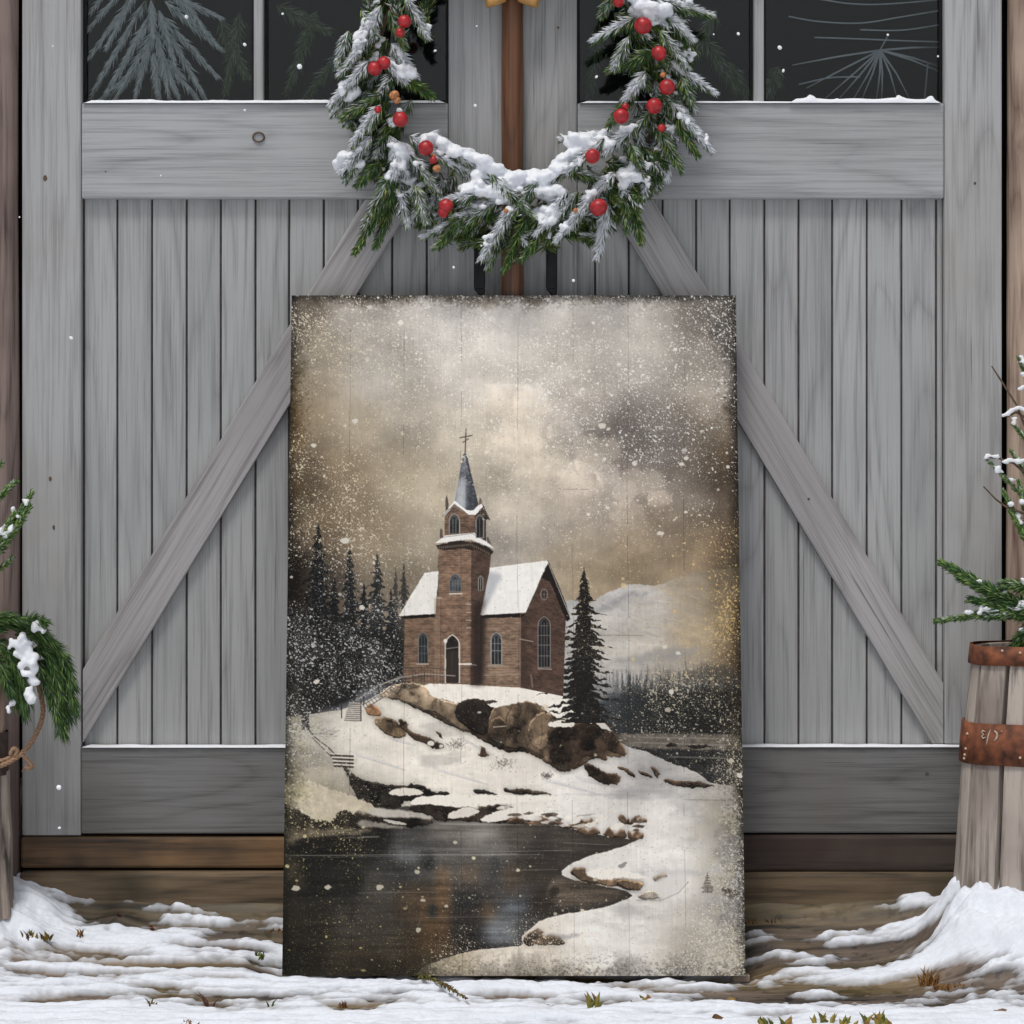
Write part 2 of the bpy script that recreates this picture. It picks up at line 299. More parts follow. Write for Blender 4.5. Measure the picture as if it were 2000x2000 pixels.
    brick([(929, 1006), (943, 988), (956, 1013), (951, 1016), (951, 1058), (929, 1042)], (66, 54, 48), -.2)
    poly([(872, 974), (874, 966), (876, 974), (878, 984), (876, 998), (871, 1000)], (88, 78, 70), 1, 1)
    poly([(861, 1036), (863, 1032), (866, 1036), (867, 1050), (860, 1052)], (92, 84, 76), 1, 1)
    poly([(937, 976), (939, 971), (942, 976), (943, 986), (936, 986)], (108, 96, 86), 1, 1); poly([(952, 1050), (955, 1048), (958, 1056), (962, 1064), (953, 1060)], (96, 88, 80), 1, 1)
    poly([(906, 888), (909, 884), (913, 888), (912, 998), (889, 982)], (98, 102, 109), 1, 0, 0, .25)
    poly([(911, 886), (914, 890), (936, 985), (930, 995), (911, 1000)], (66, 70, 77), 1, 0, 0, .2)
    R, m = polymask([(899, 930), (911, 940), (911, 1000), (888, 984)], 0, 4); put(R, m, (196, 200, 204), .7)
    poly([(868, 1004), (880, 989), (890, 978), (900, 986), (912, 996), (926, 997), (934, 988), (944, 983), (946, 988), (930, 1006), (917, 1005), (890, 984), (870, 1008)], (222, 222, 220), 1, 1)
    lines([(944, 985), (957, 1015)], 2.4, (56, 48, 44)); lines([(866, 1008), (889, 985)], 1.5, (70, 60, 54), .8)
    g = np.random.default_rng(9)
    for k in range(130):
        h = g.random(); x = 910 + g.uniform(-1, 1) * 21 * h; line(x, 888 + 96 * h, x + g.normal(0, 1.5), 888 + 96 * h + 1.5, 1., (206, 208, 210), .5 * (1 - h * .6))
    line(912, 838, 910, 888, 2.2, (74, 68, 64)); line(900, 855, 924, 850.5, 2.2, (80, 72, 68)); line(906, 864, 917, 857, 2., (84, 76, 72))
    # openings
    def arch(x0, x1, top, bot, frame, glass, fw=1.6, mull=2, rows=(), skew=0.):
        cx = (x0 + x1) / 2; h = (x1 - x0) * .75
        def sh(e):
            L = [(x0 - e, bot + e * .5)]; n = 8
            for k in range(n + 1):
                a = k / n; L.append((x0 - e + (cx - x0 + e) * a ** 1.5, top + h - (h + e) * (a ** .62)))
            for k in range(n, -1, -1):
                a = k / n; L.append((x1 + e - (x1 + e - cx) * a ** 1.5, top + h - (h + e) * (a ** .62)))
            L.append((x1 + e, bot + e * .5)); return L
        poly(sh(fw), frame, 1); poly(sh(0), glass, 1, 0, 0, .4)
        for k in range(1, mull + 1):
            x = x0 + (x1 - x0) * k / (mull + 1); line(x, top + h * .7, x, bot, .9, frame, .9)
        for r in rows: line(x0, r, x1, r, 1.1, frame, .9)
        if mull: line(x0, top + h * .9, cx, top + h * .2, .8, frame, .8); line(cx, top + h * .2, x1, top + h * .9, .8, frame, .8)
    GL = (46, 49, 52); FR = (146, 146, 144)
    arch(819, 836, 1236, 1295, (112, 112, 112), GL, 1.5, 2, (1262, 1276)); line(815, 1297, 838, 1297, 1.6, (176, 168, 158))
    arch(961, 980, 1236, 1297, FR, GL, 1.8, 2, (1257, 1271)); line(955, 1300, 983, 1300, 2.2, (150, 140, 128))
    arch(1053, 1075, 1205, 1303, (128, 120, 114), (36, 38, 42), 1.8, 3, (1222, 1241, 1260, 1281)); line(1052, 1306, 1078, 1307, 2., (150, 142, 134))
    arch(880, 901, 1121, 1155, (112, 112, 112), (74, 78, 82), 1.6, 3, (1140,)); line(879, 1160, 903, 1159.5, 2.2, (206, 198, 186))
    arch(936, 944, 1125, 1153, (150, 146, 140), (56, 52, 50), 1.2, 1)
    arch(880, 898, 1004, 1042, (150, 142, 134), (46, 50, 54), 2., 2); arch(932, 945, 1006, 1050, (134, 130, 126), (44, 44, 46), 1.8, 1)
    arch(872, 897, 1241, 1333, (196, 188, 176), (40, 36, 34), 2.4, 0); poly([(873, 1275), (896, 1270), (896, 1334), (873, 1334)], (56, 48, 44)); line(873, 1267, 896, 1264, 1.5, (130, 122, 112)); line(884, 1272, 884, 1333, 1, (78, 70, 64))
    ell(871, 1252, 3.6, 4, (206, 204, 200)); line(898, 1297, 921, 1297, 3.4, (212, 206, 196)); line(921, 1298, 931, 1299, 2, (150, 142, 134), .7)
    ell(1064, 1161, 7.5, 11.5, (128, 116, 106)); ell(1064, 1161, 5.5, 9.5, (52, 46, 44)); line(1064, 1151, 1064, 1171, 1, (128, 118, 108)); line(1058, 1161, 1070, 1161, 1, (128, 118, 108))
    line(1016, 1248, 1042, 1253, 1.8, (168, 156, 142), .8); line(948, 1319, 1018, 1316, 1.2, (160, 146, 130), .7); line(1038, 1318, 1041, 1341, 3.4, (120, 112, 104), .7); line(1018, 1200, 1017, 1342, 1.4, (150, 132, 116), .6)
    # railings and stair
    RC = (64, 58, 54); RW = (170, 162, 152)
    lines([(785, 1305), (835, 1303), (892, 1312)], 1.2, RC, .8); lines([(742, 1338), (790, 1322), (830, 1316), (890, 1320)], 2., RW, .8); lines([(745, 1342), (795, 1326), (835, 1320)], 1.5, RC, .9)
    for k in range(18): x = 788 + k * 6; line(x, 1304, x, 1333, .8, RC, .65)
    for k in range(5): line(742 + k * 22, 1334 - k * 5, 742 + k * 22, 1352 - k * 5, 1.6, RC, .8)
    lines([(697, 1368), (742, 1338), (782, 1322)], 2., (150, 144, 136), .9); lines([(710, 1376), (752, 1352), (778, 1330)], 1.8, RC, .9); lines([(714, 1384), (756, 1358)], 1.4, RC, .9)
    for k in range(12): a = k / 11.; line(706 + 60 * a, 1372 - 40 * a, 716 + 60 * a, 1386 - 44 * a, 1.3, (70, 62, 56), .8); line(704 + 62 * a, 1380 - 42 * a, 712 + 62 * a, 1382 - 46 * a, 1.6, (190, 184, 174), .6)
    for k in range(9):
        yy = 1373 + k * 4; line(674 + (8 - k) * 1.2, yy, 706, yy + 1, 2.6, (176, 170, 160), .85); line(674 + (8 - k) * 1.2, yy + 2, 706, yy + 3, 1.4, (58, 50, 46), .9)
    for x, y0, y1 in ((668, 1378, 1402), (706, 1362, 1408), (711, 1350, 1376), (740, 1330, 1348)): line(x, y0, x, y1, 2., (50, 44, 40))
    # left trunk, hedge fence and small timber steps
    for k in range(5): line(590 + k * 3, 1378 + k, 592 + k * 3, 1424, 3, (40, 36, 33), .9)
    lines([(600, 1420), (616, 1440), (640, 1458), (656, 1474)], 2, (52, 46, 42)); lines([(610, 1440), (630, 1460), (648, 1478)], 1.6, (60, 54, 48), .8)
    g = np.random.default_rng(5)
    for _ in range(60): ax = g.uniform(600, 655); ay = 1420 + (ax - 600) * .35 + g.normal(0, 6); line(ax, ay, ax + g.uniform(2, 12), ay + g.uniform(-6, 3), .8, (74, 68, 62), .5)
    for k in range(4): line(648 + k * 2, 1475 + k * 7, 690, 1477 + k * 7, 4., (64, 52, 46), .95); line(648 + k * 2, 1472 + k * 7, 690, 1474 + k * 7, 2., (206, 200, 190), .9)
    # ---- creek bank and dark water edge
    DW = (40, 36, 32)
    rock([(662, 1492), (684, 1504), (700, 1520), (724, 1528), (760, 1533), (790, 1535), (806, 1530), (832, 1535), (848, 1548), (872, 1545), (880, 1553), (860, 1560), (800, 1562), (780, 1575), (800, 1588), (740, 1585), (700, 1564), (690, 1545), (678, 1512)], DW, 4)
    rock([(924, 1540), (945, 1541), (962, 1548), (978, 1552), (930, 1552)], DW, 3); rock([(985, 1536), (1000, 1541), (1022, 1540), (1060, 1547), (1085, 1551), (1050, 1552), (985, 1549)], (62, 54, 46), 3)
    poly([(756, 1551), (770, 1541), (800, 1538), (822, 1543), (830, 1552), (790, 1555)], (210, 204, 192), 1, 2)
    # flat snow shelf in the middle
    # ---- pond
    pond = [(540, 1600), (640, 1596), (740, 1588), (800, 1572), (870, 1570), (920, 1592), (1000, 1606), (1090, 1611), (1130, 1622), (1216, 1640), (1262, 1634), (1208, 1657), (1157, 1670), (1112, 1688), (1092, 1706), (1114, 1717), (1140, 1724), (1180, 1730), (1240, 1744), (1218, 1761), (1168, 1775), (1107, 1784), (1061, 1794), (1031, 1817), (1016, 1832), (1024, 1846), (990, 1850), (927, 1855), (876, 1869), (829, 1887), (800, 1912), (760, 1960), (480, 1970), (480, 1600)]
    R, m = polymask(pond, 1.5)
    pc = ctrl([(570, 1640, (34, 31, 28)), (650, 1650, (32, 29, 27)), (740, 1640, (36, 33, 31)), (800, 1640, (74, 72, 70)), (880, 1620, (112, 108, 102)), (940, 1625, (128, 124, 118)), (1010, 1625, (84, 78, 72)), (1100, 1640, (74, 68, 62)), (1180, 1650, (66, 60, 54)),
               (790, 1670, (88, 90, 92)), (870, 1668, (92, 90, 87)), (960, 1665, (104, 102, 98)), (1060, 1665, (60, 56, 52)), (600, 1720, (34, 32, 29)), (680, 1720, (38, 38, 35)), (740, 1740, (72, 69, 64)), (700, 1800, (70, 66, 60)), (600, 1800, (46, 42, 36)), (780, 1700, (58, 58, 57)),
               (800, 1760, (66, 58, 50)), (960, 1700, (74, 72, 70)), (920, 1790, (52, 48, 46)), (1050, 1700, (64, 58, 50)), (1050, 1760, (56, 50, 44)), (990, 1800, (84, 86, 88)), (580, 1880, (36, 33, 26)), (700, 1880, (62, 55, 44)), (850, 1850, (66, 54, 40)), (920, 1840, (46, 43, 42)), (1020, 1760, (72, 74, 76))], 16)
    strk = fbm(90, 6, 3001, 4)
    put(R, m, (pc * (1 + .5 * strk + .15 * n_fine)[..., None])[R])
    Rp, mp = R, m.copy()
    def refl(x0, y0, x1, y1, col, a, s=6):
        R2, m2 = polymask([(x0, y0), (x1, y0), (x1, y1), (x0, y1)], 2, s)
        keep = np.zeros((H, W)); keep[Rp] = mp
        put(R2, m2 * keep[R2], (np.array(col, float) * (1 + .5 * strk + .2 * n_fine)[..., None])[R2], a)
    refl(784, 1730, 880, 1800, (88, 72, 54), .55, 9); refl(822, 1760, 878, 1862, (100, 78, 54), .6, 9); refl(852, 1692, 880, 1770, (118, 94, 66), .7, 8)
    refl(900, 1688, 935, 1730, (108, 90, 68), .6, 12); refl(942, 1765, 966, 1800, (110, 86, 58), .65, 10); refl(982, 1690, 1020, 1745, (92, 74, 54), .5, 12)
    refl(838, 1766, 852, 1794, (44, 50, 50), .85, 3); refl(764, 1660, 778, 1690, (40, 42, 42), .5, 5); refl(826, 1664, 848, 1700, (34, 38, 38), .7, 5)
    refl(948, 1800, 1005, 1838, (150, 154, 156), .7, 10); refl(985, 1762, 1025, 1780, (116, 126, 134), .7, 8); refl(884, 1745, 935, 1770, (48, 52, 52), .6, 8); refl(768, 1665, 815, 1682, (128, 130, 134), .5, 8)
    refl(680, 1760, 696, 1800, (44, 38, 36), .6, 5); refl(936, 1800, 1000, 1850, (70, 78, 90), .25, 10); refl(960, 1672, 975, 1720, (50, 54, 56), .5, 5)
    for a_, b_, c_, d_, w_, al in ((560, 1671, 1010, 1668, 1.6, .5), (640, 1674, 1060, 1669, 1., .4), (900, 1664, 1120, 1661, 1.2, .45), (860, 1609, 1090, 1612, 1.8, .6), (700, 1744, 860, 1742, 1., .35), (830, 1792, 1030, 1790, 1., .35), (560, 1640, 740, 1634, 2.4, .5), (600, 1625, 720, 1620, 3, .5), (1000, 1700, 1090, 1698, 1.4, .35), (1100, 1646, 1190, 1650, 1.2, .4), (1030, 1763, 1110, 1760, 1.2, .3)):
        line(a_, b_, c_, d_, w_, (170, 168, 162), al)
    # under-water brown shelf
    poly([(1068, 1730), (1092, 1712), (1140, 1722), (1220, 1742), (1200, 1760), (1120, 1772), (1080, 1768)], (98, 88, 76), .85, 5, 3, .5, strk)
    poly([(1072, 1738), (1086, 1728), (1094, 1734), (1090, 1752), (1076, 1758)], (48, 43, 39), .8, 4, 1)
    for k in range(9): line(1110 + k * 10, 1736 + k * 1.5, 1150 + k * 9, 1768 - k * 2, 1.4, (60, 52, 46), .35)
    # left bank
    poly([(545, 1575), (560, 1572), (620, 1574), (560, 1600), (545, 1600)], (40, 36, 30), 1, 5)
    rock([(545, 1574), (568, 1578), (600, 1574), (612, 1585), (608, 1600), (650, 1590), (660, 1582), (740, 1592), (800, 1590), (846, 1596), (846, 1612), (790, 1618), (700, 1620), (640, 1625), (545, 1640)], (48, 42, 36), 6)
    poly([(546, 1545), (580, 1528), (600, 1522), (645, 1540), (682, 1553), (742, 1578), (712, 1586), (700, 1580), (690, 1592), (682, 1584), (660, 1583), (652, 1602), (612, 1600), (598, 1588), (560, 1572), (546, 1572)], (186, 176, 154), 1, 5, 0, .14)
    poly([(712, 1582), (740, 1577), (790, 1584), (830, 1584), (846, 1594), (842, 1600), (800, 1597), (770, 1597), (730, 1594)], (180, 174, 164), 1, 3, 1, .1)
    poly([(712, 1598), (740, 1606), (790, 1614), (800, 1619), (735, 1617), (690, 1612)], (140, 135, 126), .9, 4, 1, .2)
    poly([(745, 1599), (775, 1603), (796, 1608), (792, 1612), (762, 1608)], (200, 194, 184), .9, 2)
    poly([(560, 1626), (620, 1618), (720, 1616), (735, 1624), (640, 1636), (600, 1642), (560, 1650)], (120, 110, 92), .75, 5, 2, .3)
    poly([(580, 1636), (640, 1633), (720, 1630), (640, 1642), (570, 1652)], (34, 31, 28), .9, 3, 1)
    # ledges between pond and shelf
    rock([(800, 1570), (830, 1568), (875, 1572), (940, 1576), (985, 1572), (1010, 1580), (985, 1590), (1000, 1600), (1090, 1604), (1090, 1612), (960, 1606), (870, 1604), (850, 1600), (840, 1592), (800, 1586)], (50, 42, 36), 4)
    poly([(798, 1569), (815, 1556), (850, 1553), (980, 1553), (1085, 1554), (1088, 1560), (1000, 1568), (950, 1574), (900, 1577), (870, 1573), (820, 1571)], (222, 217, 206), 1, 2.5)
    poly([(872, 1596), (884, 1584), (905, 1577), (930, 1579), (938, 1586), (925, 1592), (890, 1600)], (208, 202, 192), 1, 3)
    poly([(937, 1603), (950, 1592), (980, 1582), (1010, 1576), (1040, 1572), (1050, 1580), (1030, 1592), (990, 1600), (960, 1606)], (216, 211, 202), 1, 3)
    for x0, y0, L, hh in ((992, 1601, 92, 13), (1088, 1606, 70, 12), (1124, 1600, 44, 8), (1206, 1596, 56, 12), (1180, 1624, 44, 14), (1226, 1626, 32, 12), (1124, 1620, 50, 10)):
        n = 7; top = [(x0 + L * k / n, y0 - hh * (.55 + .45 * np.sin(k * 1.7 + x0)) + 6) for k in range(n + 1)]
        rock(top + [(x0 + L, y0 + hh * .7 + 4), (x0 + L * .5, y0 + hh * .8 + 4), (x0, y0 + hh * .5 + 2)], (88, 72, 58), 5)
    for x0, y0, x1, y1 in ((1075, 1592, 1100, 1600), (1128, 1594, 1165, 1590), (1010, 1610, 1100, 1612)): line(x0, y0, x1, y1, 3, (120, 112, 106), .5)
    for x0, y0 in ((1112, 1606), (1160, 1604), (1190, 1618), (1230, 1612), (1140, 1614)):
        poly([(x0, y0), (x0 + 14, y0 - 10), (x0 + 30, y0 - 12), (x0 + 24, y0 - 2), (x0 + 10, y0 + 4)], (214, 209, 200), .95, 3)
    g = np.random.default_rng(71)
    for k in range(26):
        x = g.uniform(900, 1250); yy = 1585 + (x - 900) * .09 + g.uniform(-14, 12); L_ = g.uniform(14, 40)
        poly([(x, yy), (x + L_ * .3, yy - 4), (x + L_ * .8, yy - 5), (x + L_, yy - 1), (x + L_ * .6, yy + 2.5)], (216, 212, 204) if g.random() < .55 else (70, 58, 48), .75, 2)
    # brown boulders of the peninsula
    rock([(1114, 1700), (1124, 1694), (1142, 1694), (1148, 1700), (1140, 1708), (1180, 1716), (1212, 1718), (1258, 1722), (1256, 1730), (1246, 1742), (1210, 1734), (1184, 1728), (1140, 1724), (1130, 1718), (1118, 1710)], (92, 77, 62), 4)
    rock([(1200, 1722), (1222, 1716), (1252, 1722), (1260, 1728), (1248, 1742), (1212, 1734)], (122, 102, 80), 3)
    rock([(1272, 1716), (1288, 1706), (1308, 1708), (1300, 1718), (1284, 1724)], (110, 96, 82), 4, .8)
    rock([(1244, 1750), (1262, 1738), (1282, 1740), (1300, 1750), (1280, 1758), (1252, 1757)], (140, 130, 118), 3, .9)
    poly([(1246, 1746), (1262, 1730), (1290, 1716), (1330, 1704), (1345, 1708), (1336, 1730), (1310, 1752), (1285, 1756), (1282, 1742), (1262, 1738)], (206, 204, 200), .9, 3, 1)
    lines([(1244, 1758), (1290, 1759), (1325, 1744), (1345, 1722)], 2, (140, 138, 138), .6)
    R, m = polymask([(1230, 1700), (1300, 1702), (1400, 1696), (1440, 1698), (1380, 1708), (1300, 1708)], 6, 3); put(R, m, (172, 172, 174), .6)
    poly([(1142, 1708), (1160, 1696), (1210, 1700), (1240, 1704), (1270, 1716), (1240, 1716), (1215, 1714), (1190, 1718), (1165, 1716)], (222, 218, 210), 1, 3)
    poly([(1206, 1694), (1218, 1686), (1226, 1684), (1218, 1696), (1210, 1698)], (110, 108, 106), .7, 3)
    rock([(1018, 1834), (1032, 1824), (1048, 1812), (1062, 1818), (1058, 1826), (1090, 1828), (1106, 1836), (1100, 1846), (1060, 1847), (1025, 1846)], (88, 74, 60), 4)
    poly([(1060, 1826), (1100, 1824), (1140, 1824), (1130, 1832), (1104, 1834), (1080, 1830)], (150, 148, 150), .6, 5, 1)
    # little fir + twigs lower right
    [line(1382 - (k - 1704) * .36 * (.6 + .6 * rng.random()), k + 1.5, 1382 + (k - 1704) * .36 * (.6 + .6 * rng.random()), k + rng.random() * 2, 1.7, (88, 84, 78), .7) for k in range(1708, 1744, 2)]; line(1382, 1704, 1382, 1744, 1.2, (70, 66, 60), .8)
    ell(1430, 1745, 14, 9, (70, 60, 50), .8, 14); ell(1418, 1738, 9, 5, (64, 60, 56), .8, 10)
    for x, y, w, h in ((1230, 1545, 50, 4), (1180, 1552, 80, 3)): ell(x, y, w, h, (150, 148, 148), .4, 3, 2)
    # grade
    img[:] = img * np.array((1.015, 1.0, .985))
    l0 = img.mean(-1, keepdims=True); img[:] = l0 + (img - l0) * .84; img[:] = np.where(img > 120, img + (img - 120) * .08, img * (.80 + .20 * img / 120.))
    # ---- ageing: faint vertical plank joints, brown/dark edges, paint flecks
    g = np.random.default_rng(21)
    for x in (685, 790, 902, 1012, 1120, 1228, 1338):
        brk = (noise(3, 60, int(x)) > .38) * np.clip(1 - np.abs(X - x - 1.5 * np.sin(Y / 90.)) / .8, 0, 1)
        img *= (1 - .33 * brk)[..., None]
    for y, x0, x1 in ((898, 572, 640), (955, 1090, 1150), (1562, 1340, 1450), (1240, 1080, 1260)): line(x0, y, x1, y + 1, 1.1, (70, 60, 50), .5)
    dx = np.minimum(X - xl, xr - X); dy = np.minimum(Y - 577, 1906 - Y)
    e = np.minimum(dx * 1.15, np.minimum((Y - 577) * 2.1, (1906 - Y) * 1.2))
    nz = fbm(60, 60, 4001, 6); gr = fbm(4, 4, 4101, 2); g2 = fbm(12, 12, 4201, 4)
    dark = np.clip((46 + 120 * nz + 34 * g2 - e) / 50., 0, 1)
    lum = img.mean(-1, keepdims=True)
    low = Y > 1500
    ec = ctrl([(560, 600, (66, 60, 52)), (1430, 600, (64, 60, 56)), (570, 850, (92, 72, 42)), (560, 1100, (26, 20, 14)), (555, 1500, (84, 78, 62)), (1430, 900, (56, 46, 37)), (1440, 1150, (70, 57, 42)), (1440, 1300, (62, 48, 34)), (1445, 1500, (50, 44, 38)), (1450, 1700, (118, 114, 110)), (1300, 1900, (124, 120, 116)), (1000, 1900, (132, 124, 112)), (1000, 580, (96, 84, 68)), (700, 1900, (36, 32, 24))], 60)
    img[:] = img * (1 - .8 * dark[..., None]) + (ec * (1 + .5 * gr)[..., None]) * .8 * dark[..., None]
    vig = np.clip(1 - dx / 26., 0, 1) ** 2 * .55 + np.clip(1 - (Y - 577) / 14., 0, 1) * .35
    img *= (1 - vig)[..., None]
    och = np.clip((fbm(70, 90, 5001, 5) - .03) * 6, 0, 1) * np.clip((130 - dx) / 110., 0, 1) * ((Y > 760) & (Y < 1400))
    img[:] = img * (1 - .5 * och[..., None]) + lum * np.array((1.07, .97, .80)) * .5 * och[..., None]
    yel = np.clip((fbm(50, 50, 5101, 5) - .04) * 7, 0, 1) * np.clip((110 - dx) / 90., 0, 1) * (Y > 1400)
    img[:] = img * (1 - .35 * yel[..., None]) + lum * np.array((1.05, .98, .72)) * .35 * yel[..., None]
    # fleck density
    dens = np.zeros((H, W))
    for x, y, r, d in ((1000, 620, 420, .085), (700, 660, 130, .09), (1280, 720, 160, .085), (700, 1010, 130, .11), (740, 1210, 70, .07), (700, 1290, 75, .17), (600, 1260, 60, .13), (1250, 860, 120, .085), (1370, 760, 90, .1), (1350, 1040, 110, .06), (1340, 1360, 100, .12), (1420, 1200, 60, .16), (570, 900, 60, .09),
                       (1430, 1500, 60, .16), (600, 1440, 70, .12), (620, 1580, 90, .07), (1440, 1700, 50, .2), (1400, 1890, 110, .24), (1100, 1905, 90, .14), (900, 1905, 60, .10), (700, 1820, 160, .014), (900, 1720, 160, .010), (1200, 1240, 120, .03), (820, 900, 150, .05), (1000, 590, 300, .1), (1430, 620, 80, .16), (590, 620, 70, .15)):
        dens = np.maximum(dens, d * np.exp(-((X - x) ** 2 + (Y - y) ** 2) / (r * r) * .8))
    dens = 1.15 * dens * np.clip(1 + 3.0 * fbm(46, 46, 6001, 5), .1, 3) + .004
    q_ = np.clip(noise(1.8, 1.8, 7001) * .62 + noise(2.6, 2.6, 7002) * .38 + .12 * rng.random((H, W)), 0, 2); q2 = np.clip(noise(2.9, 2.6, 7003) * .7 + noise(1.6, 1.6, 7004) * .3 + .12 * rng.random((H, W)), 0, 2)
    wn2 = np.where(noise(30, 30, 7005) > .5, q_, q2)
    q = np.sort(wn2.ravel()[::5]); rank = np.searchsorted(q, wn2.ravel()).reshape(H, W) / q.size
    fl = np.clip((rank - (1 - dens * .95)) * 45, 0, 1); fl = np.maximum(fl, .42 * (rng.random((H, W)) > 1 - dens * 1.5))
    fcol = ctrl([(1000, 650, (236, 232, 224)), (650, 900, (210, 196, 168)), (640, 1300, (188, 186, 182)), (1400, 1200, (200, 168, 112)), (1350, 1400, (186, 178, 160)), (1300, 850, (226, 222, 214)), (650, 1850, (190, 176, 120)), (1400, 1880, (212, 206, 192)), (1000, 1890, (222, 210, 188))], 90)
    keepc = np.ones((H, W)); Rc, mcc = polymask([(788, 1205), (850, 1110), (862, 1045), (905, 884), (958, 1060), (962, 1110), (1072, 1095), (1110, 1210), (1102, 1360), (790, 1333)], 0, 2); keepc[Rc] -= .8 * mcc
    fl = fl * keepc
    img[:] = img * (1 - .88 * fl[..., None]) + fcol * .88 * fl[..., None]
    # hairline crackle in the worn grey margins, lower right
    cr1 = np.abs(fbm(26, 26, 9001, 3)) < .012; cr2 = np.abs(fbm(15, 15, 9101, 2)) < .014
    zone = np.clip((ed0 := (np.clip(1 - (xr - X) / 75., 0, 1) + np.clip(1 - (1906 - Y) / 42., 0, 1))), 0, 1) * (Y > 1560) * (X > 980)
    img[:] = img * (1 - .55 * (zone * (cr1 | cr2))[..., None]) + np.array((222, 217, 206)) * .55 * (zone * (cr1 | cr2))[..., None]
    # dark specks on the pale parts
    wn3 = rng.random((H, W)); sp = (wn3 > .9965) * (lum[..., 0] > 150); spb = np.maximum(sp, np.roll(sp, 1, 1) * .6) * 1.
    img *= (1 - .35 * spb)[..., None]
    ed = np.clip((70 - e) / 70., 0, 1) * (gr > .12) * (lum[..., 0] > 110)
    img *= (1 - .35 * ed)[..., None]
    # flakes
    for k in range(620):
        x = rng.uniform(560, 1445); y = 577 + 1320 * rng.random() ** 1.15; r = rng.gamma(2., .75) + .6
        if 790 < x < 1105 and 1060 < y < 1360: continue
        c = fcol[min(H - 1, int((y - 577) / 1329 * H)), min(W - 1, int((x - 552) / 900 * W))]
        a = rng.uniform(0, 3.1); el = rng.uniform(.5, 1.)
        P_ = [(x + r * 1.0 * np.cos(b + a) * rng.uniform(.7, 1.2), y + r * el * np.sin(b + a) * rng.uniform(.7, 1.2)) for b in np.arange(0, 6.28, .9)]
        poly(P_, c, rng.uniform(.55, .95))
    for x, y, r in ((675, 1056, 9), (708, 1187, 8), (620, 1331, 8), (695, 822, 7), (1178, 832, 9), (1190, 838, 5), (614, 870, 6), (1332, 907, 7), (1342, 895, 6), (641, 1733, 7), (741, 1733, 9), (578, 1735, 9), (826, 1758, 6), (817, 1816, 7), (1292, 1042, 8), (1312, 1351, 8), (1445, 1514, 8), (1188, 992, 6), (1423, 912, 5), (1300, 1263, 6), (1326, 1276, 6), (815, 1703, 6), (890, 1645, 5), (872, 1770, 5)):
        P_ = [(x + r * np.cos(b) * rng.uniform(.55, 1.1), y + r * .72 * np.sin(b) * rng.uniform(.6, 1.15)) for b in np.arange(0, 6.28, .7)]
        poly(P_, (206, 200, 186) if y < 1600 else (186, 178, 160), .95)
    img[:] = img * (1 + .05 * noise(1.4, 40, 8001) + .0)[..., None]
    return np.clip(img, 4, 245)
